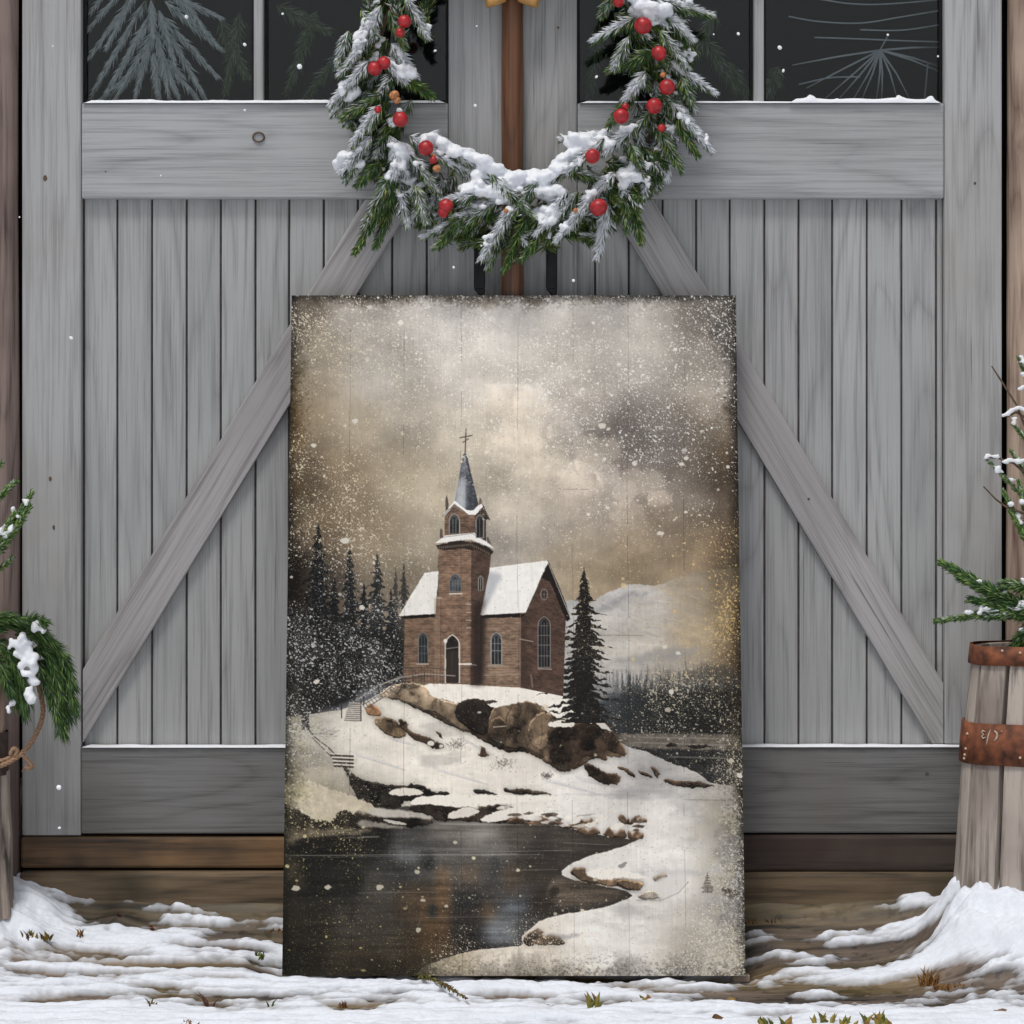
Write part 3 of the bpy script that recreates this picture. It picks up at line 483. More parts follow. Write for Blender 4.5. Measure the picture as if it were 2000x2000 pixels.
# ---------------------------------------------------------------- helpers
C = scn.collection
def P(px, row, y):                                           # measured picture position at depth y -> point in the place
    s = (D + y) / D
    return Vector(((px - 1000) / 1000 * s, y, EYE + (HROW - row) / 1000 * s))
def lin(c):
    c = [v / 255. for v in c]; return tuple(v / 12.92 if v <= .04045 else ((v + .055) / 1.055) ** 2.4 for v in c)
def tag(o, label=None, cat=None, group=None, kind=None):
    if label: o['label'] = label
    if cat: o['category'] = cat
    if group: o['group'] = group
    if kind: o['kind'] = kind
    return o
def link(o, parent=None):
    C.objects.link(o)
    if parent: o.parent = parent
    return o
def empty(name, loc=(0, 0, 0)):
    o = bpy.data.objects.new(name, None); o.location = loc; o.empty_display_size = .05; return link(o)
class MB:
    def __init__(s): s.v = []; s.f = []; s.seed = []; s.col = []
    def add(s, vs, fs, seed=0., col=None):
        b = len(s.v); s.v += [tuple(v) for v in vs]; s.f += [tuple(b + i for i in f) for f in fs]; s.seed += [seed] * len(vs); s.col += [col or (1, 1, 1, 1)] * len(vs); return s
    def box(s, x0, x1, y0, y1, z0, z1, seed=0., col=None):
        return s.add([(x0, y0, z0), (x1, y0, z0), (x1, y1, z0), (x0, y1, z0), (x0, y0, z1), (x1, y0, z1), (x1, y1, z1), (x0, y1, z1)],
                     [(0, 3, 2, 1), (4, 5, 6, 7), (0, 1, 5, 4), (1, 2, 6, 5), (2, 3, 7, 6), (3, 0, 4, 7)], seed, col)
    def tube(s, pts, rad, n=8, seed=0., col=None, cap=True):
        pts = [Vector(p) for p in pts]; m = len(pts); rad = rad if hasattr(rad, '__len__') else [rad] * m
        vs = []; up = None
        for i, p in enumerate(pts):
            t = (pts[min(i + 1, m - 1)] - pts[max(i - 1, 0)]).normalized()
            a = t.cross(Vector((0, 1, .13)) if abs(t.y) < .9 else Vector((1, 0, 0))).normalized(); b = t.cross(a)
            for k in range(n):
                an = 2 * math.pi * k / n; vs.append(p + (a * math.cos(an) + b * math.sin(an)) * rad[i])
        fs = [(i * n + k, i * n + (k + 1) % n, (i + 1) * n + (k + 1) % n, (i + 1) * n + k) for i in range(m - 1) for k in range(n)]
        if cap: fs += [tuple(range(n))[::-1], tuple((m - 1) * n + k for k in range(n))]
        return s.add(vs, fs, seed, col)
    def build(s, name, mat, parent=None, smooth=False, bevel=0, loc=None):
        me = bpy.data.meshes.new(name); me.from_pydata(s.v, [], s.f); me.validate()
        a = me.attributes.new('seed', 'FLOAT', 'POINT'); a.data.foreach_set('value', s.seed)
        c = me.attributes.new('col', 'FLOAT_COLOR', 'POINT'); c.data.foreach_set('color', np.array(s.col, 'f').ravel())
        bm = bmesh.new(); bm.from_mesh(me); bmesh.ops.recalc_face_normals(bm, faces=bm.faces); bm.to_mesh(me); bm.free()
        if smooth:
            for p in me.polygons: p.use_smooth = True
        me.materials.append(mat); o = bpy.data.objects.new(name, me)
        if loc: o.location = loc
        if bevel:
            b = o.modifiers.new('bevel', 'BEVEL'); b.width = bevel; b.segments = 2; b.limit_method = 'ANGLE'
        return link(o, parent)
def mesh_np(name, v, f, mat, parent=None, col=None, smooth=False):   # f: (n,k) array
    me = bpy.data.meshes.new(name); v = np.asarray(v, 'f'); f = np.asarray(f, 'i'); k = f.shape[1]
    me.vertices.add(len(v)); me.vertices.foreach_set('co', v.ravel())
    me.loops.add(f.size); me.loops.foreach_set('vertex_index', f.ravel())
    me.polygons.add(len(f)); me.polygons.foreach_set('loop_start', np.arange(0, f.size, k, dtype='i')); me.polygons.foreach_set('loop_total', np.full(len(f), k, 'i'))
    me.update(calc_edges=True)
    if smooth: me.polygons.foreach_set('use_smooth', np.ones(len(f), bool))
    if col is not None:
        c = me.attributes.new('col', 'FLOAT_COLOR', 'POINT'); c.data.foreach_set('color', np.asarray(col, 'f').ravel())
    me.materials.append(mat); return link(bpy.data.objects.new(name, me), parent)
def mat(name):
    m = bpy.data.materials.new(name); m.use_nodes = True; t = m.node_tree; t.nodes.clear()
    o = t.nodes.new('ShaderNodeOutputMaterial'); b = t.nodes.new('ShaderNodeBsdfPrincipled'); t.links.new(b.outputs[0], o.inputs[0])
    def N(ty, **kw):
        n = t.nodes.new(ty)
        for k, v_ in kw.items():
            if k in n.inputs: n.inputs[k].default_value = v_
            else: setattr(n, k, v_)
        return n
    return m, t, b, N, t.links.new
def ramp(N, stops):
    r = N('ShaderNodeValToRGB'); e = r.color_ramp.elements
    while len(e) < len(stops): e.new(.5)
    for i, (p, c) in enumerate(stops): e[i].position = p; e[i].color = (*c, 1)
    return r
def wood(name, light, dark, axis='Z', rough=.72, knot=.0, stain=None, stain_amt=.5, contrast=1., sheen=None, fine=1.):
    m, t, b, N, L = mat(name)
    tc = N('ShaderNodeTexCoord'); at = N('ShaderNodeAttribute', attribute_name='seed')
    sc = N('ShaderNodeVectorMath', operation='SCALE'); sc.inputs[0].default_value = (3.7, 5.1, 7.3); L(at.outputs['Fac'], sc.inputs['Scale'])
    ad = N('ShaderNodeVectorMath', operation='ADD'); L(tc.outputs['Object'], ad.inputs[0]); L(sc.outputs[0], ad.inputs[1])
    def mp(s_long, s_x):
        q = N('ShaderNodeMapping'); q.inputs['Scale'].default_value = (s_long, s_x, s_x) if axis == 'X' else (s_x, s_x, s_long); L(ad.outputs[0], q.inputs['Vector']); return q
    big = N('ShaderNodeTexNoise', Scale=1., Detail=2., Roughness=.4); L(mp(.8, 7).outputs[0], big.inputs['Vector'])
    # growth rings: bands of a warped field
    mul = N('ShaderNodeMath', operation='MULTIPLY'); mul.inputs[1].default_value = 70.; L(big.outputs['Fac'], mul.inputs[0])
    sn = N('ShaderNodeMath', operation='SINE'); L(mul.outputs[0], sn.inputs[0])
    rg = N('ShaderNodeMapRange'); rg.inputs['From Min'].default_value = -1; rg.inputs['From Max'].default_value = 1; L(sn.outputs[0], rg.inputs[0])
    fib = N('ShaderNodeTexNoise', Scale=1., Detail=5., Roughness=.65); L(mp(5., 260 * fine).outputs[0], fib.inputs['Vector'])
    fib2 = N('ShaderNodeTexNoise', Scale=1., Detail=4., Roughness=.6); L(mp(2., 75 * fine).outputs[0], fib2.inputs['Vector'])
    pw = N('ShaderNodeMath', operation='POWER'); pw.inputs[1].default_value = .30; L(rg.outputs[0], pw.inputs[0])
    m1 = N('ShaderNodeMath', operation='MULTIPLY_ADD'); m1.inputs[1].default_value = .20; L(pw.outputs[0], m1.inputs[0])
    m2 = N('ShaderNodeMath', operation='MULTIPLY_ADD'); m2.inputs[1].default_value = .90; L(fib.outputs['Fac'], m2.inputs[0]); h2 = N('ShaderNodeMath', operation='MULTIPLY'); h2.inputs[1].default_value = .55; L(fib2.outputs['Fac'], h2.inputs[0]); L(h2.outputs[0], m2.inputs[2])
    L(m2.outputs[0], m1.inputs[2])
    r = ramp(N, [(.60, dark), (.95, light)]); 
    if contrast != 1:
        r.color_ramp.elements[0].position = .75 - .23 / contrast; r.color_ramp.elements[1].position = .78 + .2 / contrast
    L(m1.outputs[0], r.inputs[0]); cur = r.outputs[0]
    # faint per-board tint and soft blotches
    bl = N('ShaderNodeTexNoise', Scale=2.2, Detail=4., Roughness=.6); L(ad.outputs[0], bl.inputs['Vector'])
    sf = N('ShaderNodeMath', operation='FRACT'); ml = N('ShaderNodeMath', operation='MULTIPLY'); ml.inputs[1].default_value = 17.31; L(at.outputs['Fac'], ml.inputs[0]); L(ml.outputs[0], sf.inputs[0])
    su = N('ShaderNodeMath', operation='MULTIPLY_ADD'); su.inputs[1].default_value = .13; su.inputs[2].default_value = .935; L(sf.outputs[0], su.inputs[0])
    hv = N('ShaderNodeHueSaturation'); L(cur, hv.inputs['Color']); L(su.outputs[0], hv.inputs['Value']); cur = hv.outputs[0]
    if stain:
        rr = ramp(N, [(.48, (0, 0, 0)), (.66, (1, 1, 1))]); L(bl.outputs['Fac'], rr.inputs[0])
        q = N('ShaderNodeMath', operation='MULTIPLY'); q.inputs[1].default_value = stain_amt; L(rr.outputs[0], q.inputs[0])
        mx = N('ShaderNodeMix', data_type='RGBA'); L(q.outputs[0], mx.inputs[0]); L(cur, mx.inputs[6]); mx.inputs[7].default_value = (*stain, 1); cur = mx.outputs[2]
    ck = N('ShaderNodeTexNoise', Scale=1., Detail=3., Roughness=.55); L(mp(2.6, 150 * fine).outputs[0], ck.inputs['Vector'])
    cr = ramp(N, [(.665, (1, 1, 1)), (.72, (.52, .49, .46))]); L(ck.outputs['Fac'], cr.inputs[0])
    mx = N('ShaderNodeMix', data_type='RGBA', blend_type='MULTIPLY'); mx.inputs[0].default_value = .85; L(cur, mx.inputs[6]); L(cr.outputs[0], mx.inputs[7]); cur = mx.outputs[2]
    if knot:
        vo = N('ShaderNodeTexVoronoi', Scale=1.); L(mp(1.5, 5.).outputs[0], vo.inputs['Vector'])
        kr = ramp(N, [(0., (.25, .25, .25)), (.04, (.45, .42, .38)), (.075, (1, 1, 1))]); L(vo.outputs['Distance'], kr.inputs[0])
        mx = N('ShaderNodeMix', data_type='RGBA', blend_type='MULTIPLY'); mx.inputs[0].default_value = knot; L(cur, mx.inputs[6]); L(kr.outputs[0], mx.inputs[7]); cur = mx.outputs[2]
    L(cur, b.inputs['Base Color']); b.inputs['Roughness'].default_value = rough
    bp = N('ShaderNodeBump', Strength=.35, Distance=.0015); L(m1.outputs[0], bp.inputs['Height']); L(bp.outputs[0], b.inputs['Normal'])
    return m
def plain(name, col, rough=.6, metal=0., var=0., scale=60., bump=0.):
    m, t, b, N, L = mat(name); b.inputs['Roughness'].default_value = rough; b.inputs['Metallic'].default_value = metal
    n = N('ShaderNodeTexNoise', Scale=scale, Detail=5.); tc = N('ShaderNodeTexCoord'); L(tc.outputs['Object'], n.inputs['Vector'])
    r = ramp(N, [(.3, tuple(c * (1 - var) for c in col)), (.7, tuple(min(1, c * (1 + var)) for c in col))]); L(n.outputs['Fac'], r.inputs[0]); L(r.outputs[0], b.inputs['Base Color'])
    if bump: bp = N('ShaderNodeBump', Strength=bump, Distance=.002); L(n.outputs['Fac'], bp.inputs['Height']); L(bp.outputs[0], b.inputs['Normal'])
    return m
def vcol(name, rough=.6, spec=.3, trans=0.):
    m, t, b, N, L = mat(name); a = N('ShaderNodeAttribute', attribute_name='col'); L(a.outputs['Color'], b.inputs['Base Color']); b.inputs['Roughness'].default_value = rough; b.inputs['Specular IOR Level'].default_value = spec
    return m
M = {}
M['door_v'] = wood('grey_paint_upright', (.405, .405, .405), (.235, .234, .234), 'Z', stain=(.26, .235, .20), stain_amt=.42, knot=.5)
M['door_h'] = wood('grey_paint_level', (.405, .41, .415), (.235, .237, .24), 'X', stain=(.25, .245, .23), stain_amt=.28, knot=.4)
M['door_low'] = wood('grey_paint_darkened', (.19, .187, .183), (.08, .076, .072), 'X', stain=(.13, .112, .095), stain_amt=.5, knot=.4, contrast=1.2)  # door's darkening towards the bottom put into the bottom rail colour
M['door_brace'] = wood('grey_paint_brace', (.40, .385, .38), (.185, .175, .172), 'Z', stain=(.24, .22, .22), stain_amt=.4, knot=.4, contrast=1.25)
M['board'] = wood('grey_paint_boards', (.39, .39, .385), (.22, .219, .218), 'Z', stain=(.27, .28, .275), stain_amt=.35)
M['log'] = wood('log_wood', (.26, .19, .165), (.06, .042, .036), 'Z', contrast=1.2, stain=(.12, .08, .07), stain_amt=.6, fine=.6)
M['log_pale'] = wood('peeled_log_wood', (.48, .36, .28), (.11, .055, .035), 'Z', contrast=1.2, stain=(.14, .08, .06), stain_amt=.5, fine=.4)
M['grey_post'] = wood('driftwood', (.38, .31, .26), (.035, .026, .024), 'Z', contrast=1.5, stain=(.05, .04, .038), stain_amt=.6, fine=.35)
M['stave'] = wood('stave_wood', (.45, .39, .34), (.13, .10, .082), 'Z', contrast=1.7, stain=(.16, .12, .10), stain_amt=.75, fine=.45, knot=.6)
M['pole'] = wood('varnished_pole', (.18, .075, .033), (.045, .017, .009), 'Z', rough=.38, contrast=1.1)
M['sill'] = wood('sill_timber', (.24, .135, .06), (.035, .022, .014), 'X', contrast=1.2, stain=(.022, .017, .012), stain_amt=.95, fine=.5)
M['sill_dark'] = wood('dark_sill_timber', (.075, .055, .042), (.018, .013, .010), 'X', contrast=1.2, stain=(.030, .012, .008), stain_amt=.7, fine=.5)
M['moss'] = wood('mossy_timber', (.19, .13, .075), (.04, .028, .015), 'X', contrast=1.1, stain=(.026, .024, .009), stain_amt=.97, fine=.4)
M['iron'] = plain('black_iron', (.012, .012, .013), .4, .6, .4)
M['rust'] = plain('rusty_band', (.16, .050, .020), .75, 0., .7, 50, .8)
M['dark'] = plain('dark_inside', (.004, .0045, .005), .9, 0, .05)
M['groove'] = plain('shaded_groove', (.075, .065, .06), .9, 0, .4)
M['gold'] = plain('gold_ribbon', (.62, .33, .10), .35, .25, .15)
M['berry'] = plain('berry_red', (.40, .016, .020), .40, 0, .4, 90)
M['orange'] = plain('berry_orange', (.46, .19, .07), .5, 0, .5, 200)
M['twine'] = plain('twine', (.33, .20, .12), .9, 0, .4, 300, .5)
M['needle'] = vcol('needles', .55, .35)
M['bark'] = plain('twig_bark', (.10, .065, .04), .85, 0, .4, 150)
M['paintmark'] = plain('old_white_paint', (.5, .42, .32), .8, 0, .3, 200)
M['snowflake'] = plain('flake', (.9, .91, .93), .6)
def snow_mat():
    m, t, b, N, L = mat('snow'); b.inputs['Base Color'].default_value = (.84, .86, .90, 1); b.inputs['Roughness'].default_value = .55
    b.inputs['Subsurface Weight'].default_value = .25; b.inputs['Subsurface Radius'].default_value = (.012, .014, .018); b.inputs['Subsurface Scale'].default_value = 1.
    tc = N('ShaderNodeTexCoord'); n = N('ShaderNodeTexNoise', Scale=220., Detail=6., Roughness=.7); L(tc.outputs['Object'], n.inputs['Vector'])
    bp = N('ShaderNodeBump', Strength=.5, Distance=.002); L(n.outputs['Fac'], bp.inputs['Height']); L(bp.outputs[0], b.inputs['Normal']); return m
M['snow'] = snow_mat()
def glass_mat():
    m, t, b, N, L = mat('pane_glass'); t.nodes.remove(b); out = [n for n in t.nodes if n.type == 'OUTPUT_MATERIAL'][0]
    tr = N('ShaderNodeBsdfTransparent'); tr.inputs[0].default_value = (.93, .96, .955, 1); gl = N('ShaderNodeBsdfGlossy', Roughness=.03); fr = N('ShaderNodeFresnel', IOR=1.45); mx = N('ShaderNodeMixShader')
    L(fr.outputs[0], mx.inputs[0]); L(tr.outputs[0], mx.inputs[1]); L(gl.outputs[0], mx.inputs[2]); L(mx.outputs[0], out.inputs[0]); return m
M['glass'] = glass_mat()
def X(px): return (px - 1000) / 1000.
def Z(row): return EYE + (HROW - row) / 1000.
# ---------------------------------------------------------------- numpy noise on the ground plane
rg_ = np.random.default_rng(77); TAB = rg_.random((256, 256))
def vn(x, y):
    ix = np.floor(x).astype(int); iy = np.floor(y).astype(int); fx = x - ix; fy = y - iy; fx = fx * fx * (3 - 2 * fx); fy = fy * fy * (3 - 2 * fy)
    a = TAB[iy % 256, ix % 256]; b = TAB[iy % 256, (ix + 1) % 256]; c = TAB[(iy + 1) % 256, ix % 256]; d = TAB[(iy + 1) % 256, (ix + 1) % 256]
    return (a * (1 - fx) + b * fx) * (1 - fy) + (c * (1 - fx) + d * fx) * fy
def fb(x, y, o=5, g=.5):
    s = 0; a = 1; t = 0
    for k in range(o): s = s + a * vn(x * 2 ** k + 13.7 * k, y * 2 ** k + 7.1 * k); t += a; a *= g
    return s / t - .5
def zbase(y): return -.118 * (1 - np.exp(np.minimum(y, 0) * 8.))
def gauss(x, y, cx, cy, rx, ry): return np.exp(-((x - cx) / rx) ** 2 - ((y - cy) / ry) ** 2)
def row_of(x, y, z): return HROW + (EYE - z) / ((D + y) / D) * 1000
def px_of(x, y): return 1000 + x / ((D + y) / D) * 1000
def flat_xy(px, row):                                        # ground point (bare slope) for a measured position
    lo, hi = -1.5, .0
    for _ in range(40):
        y = (lo + hi) / 2
        if row_of(0, y, zbase(y)) > row: lo = y
        else: hi = y
    return (px - 1000) / 1000 * (D + y) / D, y
BARE = [(300, 1893, 210, 9, .55), (420, 1860, 120, 6, .3), (150, 1872, 120, 5, .35), (500, 1835, 70, 7, .45), (330, 1772, 170, 12, .45), (520, 1790, 60, 22, .35), (180, 1795, 50, 8, .3), (60, 1910, 60, 6, .35), (250, 1940, 110, 4, .25), (430, 1915, 60, 4, .2),
        (1640, 1768, 190, 14, .7), (1600, 1812, 160, 10, .65), (1800, 1808, 60, 8, .5), (1530, 1846, 90, 7, .5), (1700, 1862, 150, 7, .5), (1900, 1875, 130, 7, .5), (1830, 1898, 160, 5, .3), (1740, 1935, 190, 8, .7), (1930, 1945, 110, 7, .6), (1560, 1895, 90, 7, .4), (1480, 1880, 40, 14, .45), (1700, 1965, 80, 3, .3), (1520, 1930, 60, 4, .3),
        (1330, 1925, 70, 3, .45), (1060, 1916, 50, 4, .5), (820, 1972, 60, 3, .3), (640, 1978, 90, 3, .3), (1000, 1752, 480, 22, .4)]
LAIN = [(1720, 1782, 120, 8, .75), (1600, 1772, 60, 4, .3), (1640, 1830, 110, 6, .5), (1820, 1835, 120, 9, .5), (1720, 1905, 190, 7, .55), (1800, 1850, 50, 4, .3), (1930, 1910, 70, 5, .4), (200, 1762, 90, 14, .4), (420, 1810, 120, 8, .3), (300, 1850, 200, 7, .25), (180, 1745, 60, 10, .4), (1000, 1985, 1100, 20, .35), (900, 1935, 420, 14, .35), (1560, 1720, 60, 5, .3), (240, 1738, 26, 12, .5), (400, 1918, 80, 5, .3)]
LAIN += [(1500, 1745, 30, 5, .35), (1560, 1790, 90, 5, .45), (1480, 1830, 30, 14, .35), (1640, 1850, 70, 4, .4), (1500, 1870, 60, 5, .4), (1620, 1878, 80, 4, .35), (1740, 1828, 60, 4, .3), (1600, 1948, 60, 4, .35), (1800, 1955, 90, 4, .4), (330, 1785, 90, 7, .35), (480, 1765, 60, 5, .3)]
BARE = [(*flat_xy(a, b), c / 1000, max(d, 3) / 1000 * 2.0, e) for a, b, c, d, e in BARE]; LAIN = [(*flat_xy(a, b), c / 1000, max(d, 3) / 1000 * 2.0, e) for a, b, c, d, e in LAIN]
def ground_z(x, y):
    near = np.clip((y + 1.3) / .3, 0, 1) * np.clip((1.6 - np.abs(x)) / .3, 0, 1)
    wx = x + .12 * fb(x * 2.2, y * 2.2, 3); wy = y + .045 * fb(x * 2.5 + 9, y * 3, 3) + .012 * fb(x * 9, y * 6 + 4, 3)
    streak = fb(wx * 2.6, wy * 30, 5, .55)
    fine = fb(wx * 6, wy * 90 + 3, 4, .6)
    lump = fb(x * 11, y * 16 + 40, 5, .55)
    lie = -.055 + .22 * np.clip((-y - .44) / .08, 0, 1) + .07 * np.clip(-x * 2, 0, 1) * np.clip((-y - .08) / .1, 0, 1)
    keep_ = 1 - gauss(x, y, .93, -.19, .13, .12)
    for a, b, c, d, e in BARE: lie = lie - e * .9 * gauss(wx, wy, a, b, c, d) * keep_
    for a, b, c, d, e in LAIN: lie = lie + e * .45 * gauss(wx, wy, a, b, c, d)
    lie = lie + .35 * gauss(x, y, -1.0, -.12, .17, .13) + .9 * gauss(x, y, .95, -.20, .15, .13)
    m = lie + streak * .80 + fine * .62 + .45 * lump + .25 * fb(x * 45, y * 70, 3)
    mask = np.clip(m * 8 + .45, 0, 1); mask = mask * mask * (3 - 2 * mask)
    drift = .085 * gauss(x, y, -1.02, -.10, .13, .12) + .170 * gauss(x, y, 1.0, -.20, .18, .15) + (.060 + .16 * lump) * gauss(x, y, .865, -.17, .07, .07) + .016 * gauss(x, y, -.76, -.06, .04, .03)
    pile = gauss(x, y, 1.0, -.22, .15, .15) + gauss(x, y, -1.0, -.14, .13, .11) * .7
    fold = .011 * np.sin((x * 1.0 + y * 2.0 + .10 * fb(x * 5, y * 5, 3)) * 46) * pile + .085 * lump * pile
    for a, b, c, d, e in LAIN: drift = drift + e * .008 * gauss(wx, wy, a, b, c, d) * (1 + 2.5 * lump)
    z = zbase(y) + near * (mask * (.005 + .022 * np.clip(m, 0, .45)) + drift + fold + .011 * streak + .007 * fine * (1 + mask) + .004 * lump) + (1 - near) * (.02 + .06 * fb(x * .4, y * .4, 4))
    under = np.clip((.50 - np.abs(x)) / .06, 0, 1) * np.exp(-((y + .20) / .085) ** 2); z = z - under * .022
    z = z + np.where(y < -1.2, -.05 * np.clip(-y - 1.2, 0, 3) * .3, 0)
    mask = mask * near + (1 - near)
    return z, mask, m
def on_ground(px, row):
    lo, hi = -1.5, .0
    for _ in range(40):
        y = (lo + hi) / 2; x = (px - 1000) / 1000 * (D + y) / D
        z = float(ground_z(np.array([x]), np.array([y]))[0][0])
        if row_of(x, y, z) > row: lo = y
        else: hi = y
    return Vector((x, y, z))
# ================================================================ SETTING: ground
fx = np.arange(-1.25, 1.2501, .0032); fy = np.arange(-.86, .0601, .0030)
cx_ = np.array([40, 25, 15, 9, 6, 4, 3, 2.3, 1.8, 1.5, 1.35])
xs = np.concatenate([-cx_, fx, cx_[::-1]]); ys = np.concatenate([-np.array([45, 30, 20, 12, 8, 5.5, 4, 3, 2.2, 1.7, 1.4, 1.2, 1.05, .95]), fy, [.12, .3, .8, 2, 5, 12, 30]])
GX, GY = np.meshgrid(xs, ys); gz, gm, gmm = ground_z(GX, GY)
v = np.stack([GX, GY, gz], -1).reshape(-1, 3); nx, ny = len(xs), len(ys)
idx = np.arange(nx * ny).reshape(ny, nx); f = np.stack([idx[:-1, :-1], idx[:-1, 1:], idx[1:, 1:], idx[1:, :-1]], -1).reshape(-1, 4)
gcol = np.zeros((ny, nx, 4)); gcol[..., 3] = 1
dn = fb(GX * 5, GY * 75, 5, .6)[..., None]; dn2 = fb(GX * 3 + 5, GY * 9, 4)[..., None]
spk = (fb(GX * 60, GY * 90, 2)[..., None] > .17) * .5
dirt = .70 * np.array((.150, .112, .085)) * np.clip(1 + 3.2 * dn - spk, .15, 2.2) + np.array((.05, .032, -.005)) * np.clip(dn2 * 4 + .2, 0, 1)
wall = np.clip((GY + .10) / .08, 0, 1)[..., None]; dirt = dirt * (1 - wall * .5) + np.array((.105, .080, .026)) * wall * .5 * np.clip(1 + 3 * dn, .2, 2)
nearc = (np.clip((GY + 1.3) / .3, 0, 1) * np.clip((1.6 - np.abs(GX)) / .3, 0, 1))[..., None]
edge = np.clip(gmm[..., None] * 5.5 + .38, 0, 1); edge = edge * nearc + 1 - nearc
slush = np.clip(1 - np.abs(edge - .5) * 2, 0, 1)
gcol[..., :3] = (dirt * (1 - edge) + np.array((.80, .835, .90)) * edge) * (1 - .18 * slush) + np.array((.36, .38, .42)) * .18 * slush
def ground_mat():
    m, t, b, N, L = mat('snowy_ground'); a = N('ShaderNodeAttribute', attribute_name='col'); tc = N('ShaderNodeTexCoord')
    n = N('ShaderNodeTexNoise', Scale=160., Detail=6., Roughness=.7); L(tc.outputs['Object'], n.inputs['Vector'])
    r = ramp(N, [(.3, (.82, .82, .83)), (.6, (1, 1, 1))]); L(n.outputs['Fac'], r.inputs[0])
    mx = N('ShaderNodeMix', data_type='RGBA', blend_type='MULTIPLY'); mx.inputs[0].default_value = .6; L(a.outputs['Color'], mx.inputs[6]); L(r.outputs[0], mx.inputs[7]); L(mx.outputs[2], b.inputs['Base Color'])
    b.inputs['Roughness'].default_value = .6
    bp = N('ShaderNodeBump', Strength=.35, Distance=.002); L(n.outputs['Fac'], bp.inputs['Height']); L(bp.outputs[0], b.inputs['Normal']); return m
g = mesh_np('ground', v, f, ground_mat(), None, gcol.reshape(-1, 4), True); tag(g, kind='structure')
# ================================================================ barn walls, sill, dark inside
def planks(mb, x0, x1, z0, z1, y0, y1, wd, gap=.006):
    x = x0; k = 0
    while x < x1 - .01:
        xe = min(x + wd, x1); mb.box(x, xe - gap, y0, y1, z0, z1, random.random() * 9); x = xe; k += 1
for nm, a, b_, lab in (('barn_wall', -3.2, X(-32), 'weathered barn wall of upright boards left of the left log post'), ('barn_wall', X(2034), 3.2, 'weathered barn wall of upright boards right of the right log post')):
    mb = MB(); planks(mb, a, b_, -.2, 3.2, .03, .06, .14); o = mb.build(nm, M['log'], None, bevel=.002); tag(o, lab, 'wall')
mb = MB(); mb.box(X(-32), X(2034), .03, .07, Z(-520), Z(-1250)); o = mb.build('barn_wall', M['log'], None, bevel=.004); tag(o, 'brown barn wall header board above the doors', 'wall')
mb = MB(); mb.box(-3.3, 3.3, 1.6, 1.65, -.3, 3.3); mb.box(-3.3, -3.25, .09, 1.6, -.3, 3.3); mb.box(3.25, 3.3, .09, 1.6, -.3, 3.3); mb.box(-3.3, 3.3, .07, 1.65, 3.3, 3.35); mb.box(-3.3, 3.3, .09, 1.6, -.34, -.3)
o = mb.build('barn_interior', M['dark']); tag(o, 'dark inside walls of the barn seen through the window panes', 'wall')
sill = empty('door_sill', (0, .02, .08)); tag(sill, 'old brown timber sill under the grey barn doors', 'sill')
mb = MB(); mb.box(X(40), X(1000), -.002, .09, Z(1696) , Z(1634), 1.3); o = mb.build('timber', M['sill'], None, bevel=.006); o.parent = sill; o.location = -Vector(sill.location)
mb = MB(); mb.box(X(1001), X(1968), -.012, .085, Z(1700), Z(1630), 4.2); o = mb.build('timber', M['sill_dark'], None, bevel=.006); o.parent = sill; o.location = -Vector(sill.location)
mb = MB(); mb.box(X(40), X(1968), -.016, .095, Z(1790), Z(1701), 2.6); o = mb.build('mossy_timber', M['moss'], None, bevel=.008); o.parent = sill; o.location = -Vector(sill.location)
# ---- log posts
def log(name, px, r, y, z0, z1, m, seed, rough=.07, bumps=()):
    n = 40; k = 130; vs = []; rg = np.random.default_rng(seed)
    th = np.linspace(0, 2 * np.pi, n, endpoint=False)[None]; zz = np.linspace(z0, z1, k)[:, None]
    rr = r * (1 + rough * 2 * fb(th / (2 * np.pi) * 6 % 6 + seed, zz * 1.5 + seed, 4) + .05 * fb(th * 5, zz * 2.2 + seed * 3, 4))
    rr[:, :] = rr * (1 + 0 * zz)
    for bz, bth, br, ba in bumps:
        dth = np.angle(np.exp(1j * (th - bth))); rr = rr + ba * np.exp(-((zz - bz) / br) ** 2 - (dth / .5) ** 2)
    cxw = X(px) + .01 * fb(zz * .8 + seed, zz * 0 + 3, 3)
    vx = cxw + rr * np.cos(th); vy = y + rr * np.sin(th); v = np.stack([vx, vy, zz + 0 * th], -1).reshape(-1, 3)
    idx = np.arange(n * k).reshape(k, n); f = np.stack([idx[:-1], np.roll(idx, -1, 1)[:-1], np.roll(idx, -1, 1)[1:], idx[1:]], -1).reshape(-1, 4)
    o = mesh_np(name, v, f, m, None, None, True); a = o.data.attributes.new('seed', 'FLOAT', 'POINT'); a.data.foreach_set('value', np.full(len(v), float(seed), 'f')); return o
o = log('log_post', -7, .042, .012, -.1, 3.0, M['log'], 3, .06); tag(o, 'smooth brown log post at the left edge of the doors', 'post')
o = log('log_post', 2014, .044, .012, -.1, 3.0, M['log_pale'], 8, .16, [(Z(285), -1.9, .03, .012)]); tag(o, 'knotty peeled log post at the right edge of the doors', 'post')
